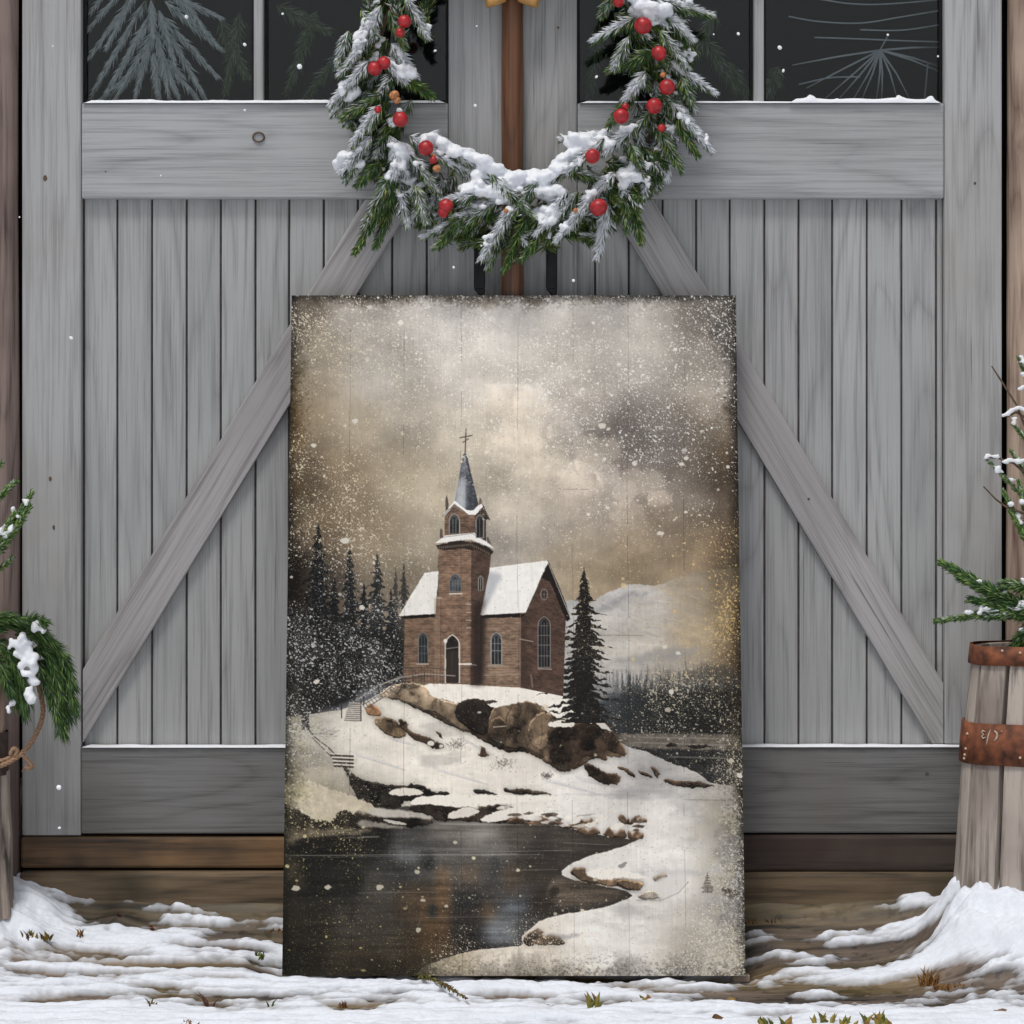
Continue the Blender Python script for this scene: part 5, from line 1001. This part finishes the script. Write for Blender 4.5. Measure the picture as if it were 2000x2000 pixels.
for cx, cy, n_, wx, wy in ((42, 1262, 26, 22, 16), (58, 1300, 20, 12, 26), (62, 1350, 12, 6, 26), (70, 1228, 6, 14, 4), (25, 1380, 4, 4, 14)):
    for _ in range(n_):
        p = P(cx + nb.r.uniform(-1, 1) * wx, cy + nb.r.uniform(-1, 1) * wy, -.215 - nb.r.uniform(0, .012)); r_ = nb.r.uniform(.005, .010); r_ *= nb.r.uniform(.45, 1.05); nb.snow.append((p.x + nb.r.normal(0, .003), p.y, p.z + nb.r.normal(0, .004), r_ * 1.1, r_, r_))
rel(nb, bough.location); nb.build(bough)
# ---- fir shrub reaching in at the left
fir = empty('fir_shrub', (X(-70), -.22, -.05)); tag(fir, 'snow dusted fir shrub reaching in at the left edge above the post', 'shrub')
nf = Needles(12); FP = [1.4 * np.array(lin(c)) for c in ((50, 78, 32), (80, 104, 44), (116, 134, 74), (60, 92, 44))]
tr = [(X(-70), -.22, -.06), (X(-66), -.22, .4), (X(-74), -.21, .9), (X(-70), -.22, 1.25)]
nf.stem.tube(tr, [.014, .012, .008, .004], 8)
for a, b_, sn, n_ in (((-70, 1160, -.22), (62, 962, -.20), .9, 300), ((-40, 1100, -.22), (30, 1000, -.21), .8, 200), ((-20, 1090, -.22), (58, 990, -.21), .3, 220), ((-60, 1010, -.22), (30, 940, -.21), .6, 160), ((-60, 1150, -.21), (24, 1090, -.21), .1, 60), ((-70, 1240, -.2), (-10, 1120, -.2), .4, 150), ((-70, 960, -.22), (2, 905, -.21), 1., 120), ((-72, 900, -.21), (-50, 780, -.2), .6, 200), ((-70, 1400, -.2), (-40, 1300, -.2), .6, 200), ((-70, 1000, -.21), (-110, 880, -.2), .6, 200), ((-72, 1150, -.21), (-130, 1050, -.2), .6, 200)):
    nf.sprig(P(*a), P(*b_), .018, int(n_ * 2.2), .12, sn * .6, -.01, wid=.0014, ang=(.6, 1.1), pal=FP, big=.75, stemr=.003)
rel(nf, fir.location); nf.build(fir)
# ---- evergreen shrub reaching in at the right
shr = empty('evergreen_shrub', (X(2060), -.10, -.02)); tag(shr, 'snowy evergreen shrub with bare twigs behind the barrel at the right edge', 'shrub')
ns = Needles(14)
ns.stem.tube([(X(2060), -.10, -.03), (X(2050), -.09, .6), (X(2030), -.08, 1.0), (X(2010), -.08, 1.3)], [.016, .013, .008, .003], 8)
for a, b_, sn, n_, fr, nl in (((2040, 1210), (1842, 1100), .08, 330, .05, .026), ((2030, 1200), (1880, 1130), .05, 200, .05, .028), ((2030, 1210), (1900, 1170), .0, 200, .05, .026), ((2040, 1180), (1832, 1212), .55, 300, .2, .018), ((2030, 1190), (1930, 1205), .5, 160, .2, .02), ((2040, 1150), (1960, 1140), .3, 160, .2, .024), ((2040, 1200), (1985, 1260), .1, 200, .05, .03), ((2030, 1230), (1990, 1270), 0, 160, .05, .03),
                  ((2040, 1120), (1975, 1000), .1, 200, .1, .014), ((2020, 1080), (1960, 960), .3, 160, .2, .013), ((2030, 1000), (1930, 900), .5, 90, .4, .012), ((2030, 960), (1975, 880), .6, 130, .4, .012), ((2040, 900), (1980, 830), .6, 110, .4, .012), ((2020, 1060), (1990, 940), .4, 160, .3, .013), ((2040, 820), (1990, 700), .4, 80, .3, .012), ((2050, 1050), (2080, 900), .4, 200, .3, .02), ((2050, 1200), (2180, 1120), .4, 300, .2, .025), ((2050, 1100), (2160, 1000), .4, 300, .2, .02)):
    ns.sprig(P(*a, -.13), P(*b_, -.15), nl * 1.3, int(n_ * 2.4), fr * .7, sn * .6, 0, wid=.0015, ang=(.35, .8), pal=FP if nl < .02 else LONG, big=.9, stemr=.002)
for pts in ([(2030, 900), (1985, 790), (1950, 735), (1937, 715)], [(2020, 1010), (1965, 990), (1945, 975), (1921, 950)], [(2010, 930), (1980, 905), (1950, 895), (1930, 893)], [(2010, 820), (1985, 805), (1965, 815)]):
    ns.stem.tube([P(a, b_, -.15) for a, b_ in pts], [.0028, .0022, .0018, .0014][:len(pts)], 7)
for pts in ([(1962, 815), (1975, 806), (1990, 800), (2005, 802)], [(1978, 832), (1984, 820)], [(1930, 894), (1945, 896), (1962, 906), (1974, 902)], [(1990, 762), (2002, 758)], [(1990, 905), (2006, 900)], [(1948, 915), (1952, 922)]):
    for (a, b_) in pts:
        for _ in range(3): p = P(a + ns.r.uniform(-4, 4), b_ - 3 + ns.r.uniform(-3, 3), -.155); ns.snow.append((*p, .006, .005, .004))
rel(ns, shr.location); ns.build(shr)
# ================================================================ weathered post with collar and twine
post = empty('weathered_post', (X(4), -.12, -.08)); tag(post, 'grey weathered post with a dark collar standing in snow at the left', 'post')
def ridge_cyl(name, px, z0, z1, r0, r1, m, seed, parent, ridge=.006, y=-.12, lean=0.):
    n = 96; k = 90; th = np.linspace(0, 2 * np.pi, n, endpoint=False)[None]; t = np.linspace(0, 1, k)[:, None]; zz = z0 + (z1 - z0) * t
    rr = r0 + (r1 - r0) * t + ridge * 2 * fb(th / (2 * np.pi) * 16 + 3 * fb(zz * 3 + seed, th, 3), zz * 1.6 + seed, 5, .55)
    w = np.clip(th / (2 * np.pi) * 8, 0, 1)[...]; rr = rr * w + (r0 + (r1 - r0) * t) * (1 - w)
    v = np.stack([X(px) + lean * t + rr * np.cos(th), y + rr * np.sin(th), zz + 0 * th], -1); v = v.reshape(-1, 3) - np.array(parent.location)
    v = np.vstack([v, [[X(px) + lean - parent.location.x, 0, z1 - parent.location.z]]])
    idx = np.arange(n * k).reshape(k, n); f = np.stack([idx[:-1], np.roll(idx, -1, 1)[:-1], np.roll(idx, -1, 1)[1:], idx[1:]], -1).reshape(-1, 4)
    cap = np.stack([idx[-1], np.roll(idx[-1], -1), np.full(n, n * k), np.full(n, n * k)], -1)
    o = mesh_np(name, v, f, m, parent, None, True); a = o.data.attributes.new('seed', 'FLOAT', 'POINT'); a.data.foreach_set('value', np.full(len(v), float(seed), 'f')); return o
zc = lambda row: P(0, row, -.12).z
ridge_cyl('lower_trunk', 2, zc(1790), zc(1505), .048, .037, M['grey_post'], 2, post, .017)
ridge_cyl('upper_trunk', -6, zc(1440), zc(1235), .040, .042, M['log_pale'], 4, post, .004)
ridge_cyl('collar', -2, zc(1512), zc(1428), .0405, .041, plain('dark_collar', (.06, .04, .032), .85, 0, .5, 80, .6), 5, post, .003)
tw = empty('twine_bow', P(10, 1480, -.17)); tag(tw, 'loose brown twine tied round the dark collar of the post', 'twine')
def rope(pts, r, nm, parent, off):
    P_ = [Vector(p) for p in pts]; S = []
    for i in range(len(P_) - 1):
        a, b_, c_, d_ = P_[max(i - 1, 0)], P_[i], P_[i + 1], P_[min(i + 2, len(P_) - 1)]
        for k in range(14):
            t = k / 14; S.append(.5 * ((2 * b_) + (c_ - a) * t + (2 * a - 5 * b_ + 4 * c_ - d_) * t * t + (-a + 3 * b_ - 3 * c_ + d_) * t ** 3))
    S.append(P_[-1]); mb = MB()
    for q in range(3):
        pts2 = []
        for i, s in enumerate(S):
            t = (S[min(i + 1, len(S) - 1)] - S[max(i - 1, 0)]).normalized(); a = t.cross(Vector((0, 1, .1))).normalized(); b_ = t.cross(a); an = i * .55 + q * 2.094
            pts2.append(s + (a * math.cos(an) + b_ * math.sin(an)) * r * .55 - off)
        mb.tube(pts2, r * .62, 6)
    return mb.build(nm, M['twine'], parent, True)
o_ = Vector(tw.location)
rope([P(-45, 1500, -.165), P(-5, 1497, -.170), P(25, 1484, -.170), P(52, 1462, -.168), P(72, 1430, -.165), P(84, 1392, -.165), P(78, 1350, -.17), P(66, 1310, -.18)], .0045, 'cord', tw, o_)
rope([P(-45, 1488, -.165), P(0, 1486, -.168), P(38, 1474, -.17), P(56, 1488, -.17), P(62, 1498, -.17), P(50, 1500, -.17)], .0035, 'tail', tw, o_)
rope([P(30, 1476, -.172), P(34, 1466, -.172), P(26, 1462, -.172), P(20, 1474, -.172)], .0035, 'knot', tw, o_)
mb = MB()
for k in range(26):
    b0 = P(58 + random.uniform(-7, 7), 1496 + random.uniform(-6, 6), -.171); d = Vector((random.uniform(-1, 1), random.uniform(-.3, .1), random.uniform(-1, .6))) * .010
    mb.tube([b0 - o_, b0 + d - o_], .0005, 4)
mb.build('frayed_end', M['twine'], tw)
# ================================================================ barrel
bar = empty('barrel', (X(2092), -.13, -.02)); tag(bar, 'old wooden barrel with rusty brown bands in the snow at the right', 'barrel')
BY = -.13; OV = .55; s_b = (D + BY) / D
def brad(row): return np.interp(row, [1262, 1420, 1700, 1800], [.186 , .203, .221, .230]) * 1.0
bx = (2092 - 1000) / 1000 * s_b - bar.location.x
def bz(row): return P(0, row, BY - .05).z - bar.location.z
mb = MB(); ns_ = 14
for k in range(ns_):
    a0 = (k + .06) / ns_ * 2 * math.pi + .33; a1 = (k + .94) / ns_ * 2 * math.pi + .33; rows = np.linspace(1266, 1738, 12); vs = []
    for rw in rows:
        R_ = brad(rw)
        for a in np.linspace(a0, a1, 5): vs.append((bx + R_ * math.cos(a), OV * R_ * math.sin(a), bz(rw)))
        for a in np.linspace(a1, a0, 5): vs.append((bx + (R_ - .016) * math.cos(a), (OV * R_ - .016) * math.sin(a), bz(rw)))
    n = 10; m_ = len(rows); fs = [(i * n + j, i * n + (j + 1) % n, (i + 1) * n + (j + 1) % n, (i + 1) * n + j) for i in range(m_ - 1) for j in range(n)] + [tuple(range(n)), tuple((m_ - 1) * n + j for j in range(n - 1, -1, -1))]
    mb.add(vs, fs, k * .731 + .2)
ob = mb.build('staves', M['stave'], bar, bevel=.0015)
mb = MB(); n = 60
for rr0, zz in ((.17, bz(1272)),): mb.add([(bx + .172 * math.cos(a), .172 * OV * math.sin(a), bz(1276)) for a in np.linspace(0, 2 * math.pi, n, endpoint=False)] + [(bx + .172 * math.cos(a), .172 * OV * math.sin(a), bz(1290)) for a in np.linspace(0, 2 * math.pi, n, endpoint=False)], [tuple(range(n)), tuple(range(2 * n - 1, n - 1, -1))] + [(k, (k + 1) % n, n + (k + 1) % n, n + k) for k in range(n)], 2.)
mb.build('lid', M['stave'], bar)
def band(r0, r1, nm):
    n = 90; vs = []
    for rw, dr in ((r0, .0005), (r0, .005), (r0 + (r1 - r0) * .5, .0055), (r1, .005), (r1, .0005)):
        for k in range(n):
            a = k / n * 2 * math.pi; R_ = brad(rw) + dr + .0008 * math.sin(a * 9 + r0); vs.append((bx + R_ * math.cos(a), (OV * brad(rw) + R_ - brad(rw)) * math.sin(a), bz(rw) + .0012 * math.sin(a * 5)))
    fs = [(i * n + k, i * n + (k + 1) % n, (i + 1) * n + (k + 1) % n, (i + 1) * n + k) for i in range(4) for k in range(n)]
    o = MB().add(vs, fs).build(nm, M['rust'], bar, True); return o
band(1262, 1299, 'hoop'); hp = band(1412, 1492, 'hoop')
# white painted scrawl on the middle hoop and pale nail heads
mb = MB()
def onband(px, row, out=.0062):                                  # point on the band surface seen at a picture position
    for a in np.linspace(-math.pi, -math.pi / 2, 400):
        R_ = brad(row) + out; x = bar.location.x + bx + R_ * math.cos(a); y = BY + (OV * brad(row) + out) * math.sin(a)
        if px_of(x, y) >= px: break
    z = EYE + (HROW - row) / 1000 * (D + y) / D
    return Vector((x, y, z)) - Vector(bar.location)
def stroke(pts, w):
    q = [onband(a, b_) for a, b_ in pts]; mb.tube(q, [w * .5] + [w] * (len(q) - 2) + [w * .4] if len(q) > 2 else w, 6)
stroke([(1924, 1429), (1919, 1427), (1917, 1431), (1921, 1434), (1917, 1438), (1920, 1442), (1925, 1440)], .0017)
stroke([(1934, 1425), (1931, 1434), (1928, 1447), (1927, 1454)], .0014)
stroke([(1941, 1427), (1946, 1431), (1948, 1437), (1945, 1444), (1940, 1447)], .0019)
stroke([(1955, 1428), (1957, 1429)], .0012)
o = mb.build('paint_mark', M['paintmark'], bar, True)
for a, b_ in ((1889, 1433), (1886, 1462), (1884, 1474), (1883, 1481), (1957, 1271), (1992, 1275), (1992, 1480)):
    bm = bmesh.new(); bmesh.ops.create_uvsphere(bm, u_segments=10, v_segments=6, radius=.0026); me = bpy.data.meshes.new('nail_head'); bm.to_mesh(me); bm.free(); me.materials.append(M['paintmark']); q = bpy.data.objects.new('nail_head', me); q.location = onband(a, b_, .0055); link(q, bar)
# ================================================================ foliage and stems added behind the panes for reflections and lines in the glass
NZ = .09
fz = empty('fir_reflection', P(300, 330, NZ)); tag(fz, 'frost covered fir tree added behind the leftmost window pane as its reflection', 'tree')  # fir added behind the glass to stand for the pane's reflection
nz_ = Needles(31); FG = [lin((170, 176, 176)), lin((200, 205, 208)), lin((130, 140, 130)), lin((222, 226, 228))]
nz_.stem.tube([P(300, 1600, NZ), P(300, 600, NZ), P(298, -260, NZ)], [.007, .006, .003], 8)
for x0, y0, x1, y1 in ((290, -80, 172, 58), (285, -120, 180, 20), (280, -30, 168, 120), (285, 0, 176, 190), (295, 30, 240, 130), (290, 40, 200, 195), (295, 70, 225, 195), (300, 60, 262, 195), (305, 60, 330, 190), (310, 20, 340, 120), (310, -20, 432, 35), (305, -50, 425, 90), (320, 0, 430, 95), (315, 30, 424, 150), (325, 60, 400, 190), (310, 90, 350, 195), (300, 100, 310, 200), (320, 110, 392, 205), (290, 120, 180, 210), (295, 0, 300, 70), (280, -50, 210, 90), (330, -40, 400, 60)):
    nz_.sprig(P(x0, y0, NZ), P(x1, y1, NZ - .03), .030, 230, .55, 0, -.0, wid=.0011, ang=(.2, .55), pal=FG, taper=.5)
rel(nz_, fz.location); nz_.build(fz)
ds = MB()
def curve(pts, w):
    if len(pts) > 2 and not hasattr(w, '__len__'):
        q = []
        for i in range(len(pts) - 1):
            a, b_, c_, d_ = [np.array(pts[j], float) for j in (max(i - 1, 0), i, i + 1, min(i + 2, len(pts) - 1))]
            q += [tuple(.5 * (2 * b_ + (c_ - a) * t + (2 * a - 5 * b_ + 4 * c_ - d_) * t * t + (-a + 3 * b_ - 3 * c_ + d_) * t ** 3)) for t in np.linspace(0, 1, 8, endpoint=False)]
        pts = q + [pts[-1]]
    ds.tube([P(a, b_, .10) for a, b_ in pts], w, 6)
for e in ((1548, 127), (1575, 172), (1612, 192), (1640, 192), (1668, 192), (1684, 192), (1712, 192), (1722, 192), (1752, 192), (1776, 192), (1838, 131), (1838, 141), (1838, 92)): curve([(1719, 98), ((1719 + e[0]) / 2 + 3, (98 + e[1]) / 2 - 2), e], [.0022, .0019, .0010])
curve([(1719, 98), (1733, 72)], .0014)
for pts in ([(1600, -2), (1660, 7), (1730, 8), (1838, -1)], [(1540, 32), (1600, 42), (1680, 45), (1760, 33), (1838, 20)], [(1680, 58), (1760, 59), (1838, 48)], [(1590, 73), (1680, 76), (1750, 79), (1838, 82)], [(1812, 125), (1809, 160), (1806, 192)], [(1560, 165), (1620, 152), (1680, 150)]): curve(pts, .0015)
o = ds.build('pane_line_stems', plain('frosted_stem', (.40, .43, .47), .7), None, True); tag(o, 'spray of thin stems added behind the rightmost window pane for the pale lines in its glass', 'pane lines')  # stems added to draw the pale lines of the pane
db = Needles(41)
for a, b_ in (((1170, 40), (1150, 190)), ((1260, 60), (1240, 190)), ((1380, 80), (1440, 180)), ((1420, 120), (1460, 190)), ((620, 20), (560, 180)), ((700, 60), (600, 190)), ((540, 10), (640, 60)), ((1400, 20), (1330, 150)), ((470, 20), (440, 180)), ((430, 40), (480, 150)), ((1520, 130), (1500, 190))): db.sprig(P(*a, .16), P(*b_, .14), .035, 260, .18, 0, 0, pal=[lin((100, 130, 74)), lin((130, 150, 104)), lin((84, 110, 70))])
dbe = empty('reflection_greenery', P(1000, 400, .55)); rel(db, dbe.location); db.build(dbe); tag(dbe, 'dim dark green sprays added behind the panes for the green reflections in the glass', 'greenery')  # sprays added inside to give the panes mottled green reflections
# ================================================================ small plants and litter poking out of the snow
def tuft(name, px, row, h, n, cols, spread, lab, cat, grp=None, wd=.0016):
    if name == 'seedling': wd = .0034; cols = [(132, 124, 56), (156, 138, 70), (98, 100, 44), (150, 112, 64)]; n = max(6, n * 2 // 3); h *= 1.15
    p = on_ground(px, row); mb = MB(); rg = random.Random(int(px))
    for k in range(n):
        a = rg.uniform(-1, 1); hh = h * rg.uniform(.5, 1.1); b0 = Vector((rg.uniform(-spread, spread), rg.uniform(-.006, .006), -.006)); c = cols[rg.randrange(len(cols))]
        t1 = b0 + Vector((a * hh * .25, rg.uniform(-.1, .1) * hh, hh * .6)); t2 = b0 + Vector((a * hh * .7, rg.uniform(-.2, .1) * hh, hh))
        w_ = Vector((wd, 0, 0)); mb.add([b0 - w_, b0 + w_, t1 - w_ * 1.1, t1 + w_ * 1.1, t2, b0 + Vector((0, -wd, 0)), t1 + Vector((0, -wd, 0))], [(0, 5, 6, 2), (5, 1, 3, 6), (2, 6, 4), (6, 3, 4), (1, 0, 2, 3), (3, 2, 4)], 0, (*lin(c), 1))
    o = mb.build(name, M['needle'], None); o.location = p; tag(o, lab, cat, grp); return o
OL = [(120, 104, 40), (92, 84, 34), (140, 112, 60), (80, 60, 36)]; GRN = [(96, 110, 40), (128, 134, 58), (70, 80, 34)]; BRN = [(150, 112, 60), (96, 62, 36), (120, 84, 50)]
G1 = 'small plants poking out of the snow'
for a in (('grass_tuft', 72, 1830, .020, 30, OL, .026, 'wide brown and olive grass tuft in the snow below the left post'), ('grass_tuft', 156, 1824, .016, 12, BRN, .006, 'small brown tuft right of the wide tuft by the left post'),
          ('grass_tuft', 506, 1868, .018, 16, GRN, .012, 'yellow green tuft just left of the picture panel'), ('grass_tuft', 296, 1964, .020, 6, OL, .008, 'pair of thin olive blades in the snow below left of the panel'),
          ('dry_twig', 410, 1968, .036, 5, [(120, 72, 60), (96, 60, 50)], .004, 'upright reddish dry twig in the foreground snow left of the panel'), ('grass_tuft', 527, 1968, .024, 2, GRN, .001, 'single green blade in the snow under the panel left corner'),
          ('grass_tuft', 375, 1999, .014, 14, BRN, .014, 'brown tuft cut by the bottom edge left of the panel'), ('grass_tuft', 670, 1968, .020, 12, BRN, .010, 'brown fan tuft in front of the left part of the panel'),
          ('seedling', 1160, 1968, .030, 14, GRN, .008, 'forked yellow green seedling in front of the middle of the panel'), ('seedling', 1262, 1950, .012, 10, GRN, .010, 'flat green seedling right of the forked one'),
          ('grass_tuft', 1066, 1962, .009, 12, BRN, .012, 'flat brown litter tuft in front of the panel centre'), ('grass_tuft', 1814, 1924, .040, 26, BRN, .018, 'tall tan grass tuft in the snow right of the panel'), ('grass_tuft', 1862, 1926, .014, 40, BRN, .034, 'low tan litter patch beside the tall tan tuft'),
          ('seedling', 1496, 2000, .018, 7, GRN, .012, 'green seedling at the bottom edge, first right of the panel'), ('seedling', 1536, 2002, .020, 5, GRN, .006, 'thin green seedling at the bottom edge, second right of the panel'), ('seedling', 1608, 1999, .024, 16, GRN, .016, 'broad green seedling at the bottom edge, third right of the panel'),
          ('seedling', 1655, 2000, .018, 12, OL, .012, 'olive seedling at the bottom edge, fourth right of the panel'), ('seedling', 1705, 2000, .026, 18, GRN, .014, 'tallest bushy seedling at the bottom edge right of the panel'), ('seedling', 1730, 2001, .020, 8, OL, .010, 'last olive seedling at the bottom edge right of the panel'),
          ('grass_tuft', 545, 1815, .010, 22, BRN, .020, 'dark brown tuft in the shade beside the panel left edge'), ('grass_tuft', 1490, 1800, .012, 30, OL, .040, 'mossy olive tuft in the shade beside the panel right edge')):
    tuft(*a, 'plant', G1)
# conifer twig lying on the snow in front of the panel
tg = Needles(51); a_ = on_ground(806, 1918); b_ = on_ground(912, 1964); tgo = empty('conifer_twig', a_)
mid_ = (a_ + b_) / 2; tg.sprig(a_ + Vector((0, 0, .016)), mid_ + Vector((0, 0, .022)), .010, 110, .0, 0, 0, wid=.0015, ang=(.6, 1.1), pal=[lin((110, 112, 50)), lin((84, 84, 40)), lin((140, 130, 70))], stemr=.0022)
tg.sprig(mid_ + Vector((0, 0, .022)), b_ + Vector((0, 0, .012)), .009, 110, .0, 0, 0, wid=.0015, ang=(.6, 1.1), pal=[lin((110, 112, 50)), lin((124, 84, 56)), lin((140, 130, 70))], stemr=.0018)
rel(tg, tgo.location); tg.build(tgo); tag(tgo, 'broken olive conifer twig lying on the snow in front of the panel', 'twig')
def leaf(px, row, sz, col, lab):
    p = on_ground(px, row); vs = []; n = 7
    for k in range(n + 1):
        t = k / n; w_ = sz * .32 * math.sin(math.pi * t) ** .8; x = (t - .5) * sz
        vs += [(x, -w_, .003 * math.sin(t * 5)), (x, 0, -.002), (x, w_, .004 * math.cos(t * 4))]
    fs = [(k * 3 + j, (k + 1) * 3 + j, (k + 1) * 3 + j + 1, k * 3 + j + 1) for k in range(n) for j in range(2)]
    o = MB().add(vs, fs, 0, (*lin(col), 1)).build('dead_leaf', M['needle'], None, True); o.location = p + Vector((0, 0, .004)); o.rotation_euler = (random.uniform(.3, .8), random.uniform(-.3, .3), random.uniform(-.5, .5)); s_ = o.modifiers.new('t', 'SOLIDIFY'); s_.thickness = .0006
    tag(o, lab, 'leaf', 'dead leaves on the snow')
leaf(298, 1815, .014, (130, 70, 50), 'small rust red leaf on the snow left of the panel'); leaf(1428, 1957, .020, (150, 120, 70), 'small tan leaf on the snow below the panel right corner'); leaf(1404, 1992, .026, (110, 80, 50), 'dark brown leaf at the bottom edge below the panel'); leaf(1952, 1976, .026, (126, 92, 60), 'curled brown leaf on the snow at lower right'); leaf(234, 1790, .012, (90, 60, 50), 'tiny dark leaf on the snow near the left door'); leaf(1236, 1962, .010, (120, 90, 50), 'tiny brown leaf right of the forked seedling')
p = on_ground(1446, 1912); mb = MB(); mb.box(-.017, .017, -.008, .008, -.004, .009); o = mb.build('wood_chip', M['grey_post'], None, bevel=.002); o.location = p; o.rotation_euler = (0, .05, .1); tag(o, 'small grey wood chip at the right foot of the panel', 'wood')
# ================================================================ drifting snowflakes
fl0 = None
for px, rw, r in ((103, 90, 4), (364, 33, 5), (478, 87, 5), (585, 130, 5.5), (552, 27, 4), (850, 99, 5), (928, 206, 5), (931, 51, 3), (1523, 93, 6), (1165, 150, 4), (115, 1538, 6), (116, 1617, 3.5), (139, 660, 3.5), (886, 522, 4), (1120, 548, 4), (1394, 67, 3), (1734, 68, 4), (1832, 110, 4), (1442, 66, 3), (478, 215, 3), (38, 424, 3), (1530, 138, 4), (940, 480, 3), (314, 343, 3)):
    if fl0 is None:
        bm = bmesh.new(); bmesh.ops.create_icosphere(bm, subdivisions=2, radius=1)
        for v in bm.verts: v.co *= 1 + .18 * math.sin(v.co.x * 7 + v.co.y * 5) * math.sin(v.co.z * 6)
        me = bpy.data.meshes.new('snowflake'); bm.to_mesh(me); bm.free(); me.materials.append(M['snowflake']); fl0 = bpy.data.objects.new('snowflake', me); o = fl0
    else: o = fl0.copy()
    yy = -random.uniform(.35, .8); s_ = (D + yy) / D; o.location = P(px, rw, yy); q_ = r / 1000 * s_ * random.uniform(.5, .95); o.scale = (q_ * random.uniform(.8, 1.2), q_, q_ * random.uniform(.8, 1.3)); o.rotation_euler = (random.random() * 3, random.random() * 3, 0); C.objects.link(o)
    tag(o, 'tiny white snowflake drifting in the air before the doors', 'snowflake', 'snowflakes drifting in the air')
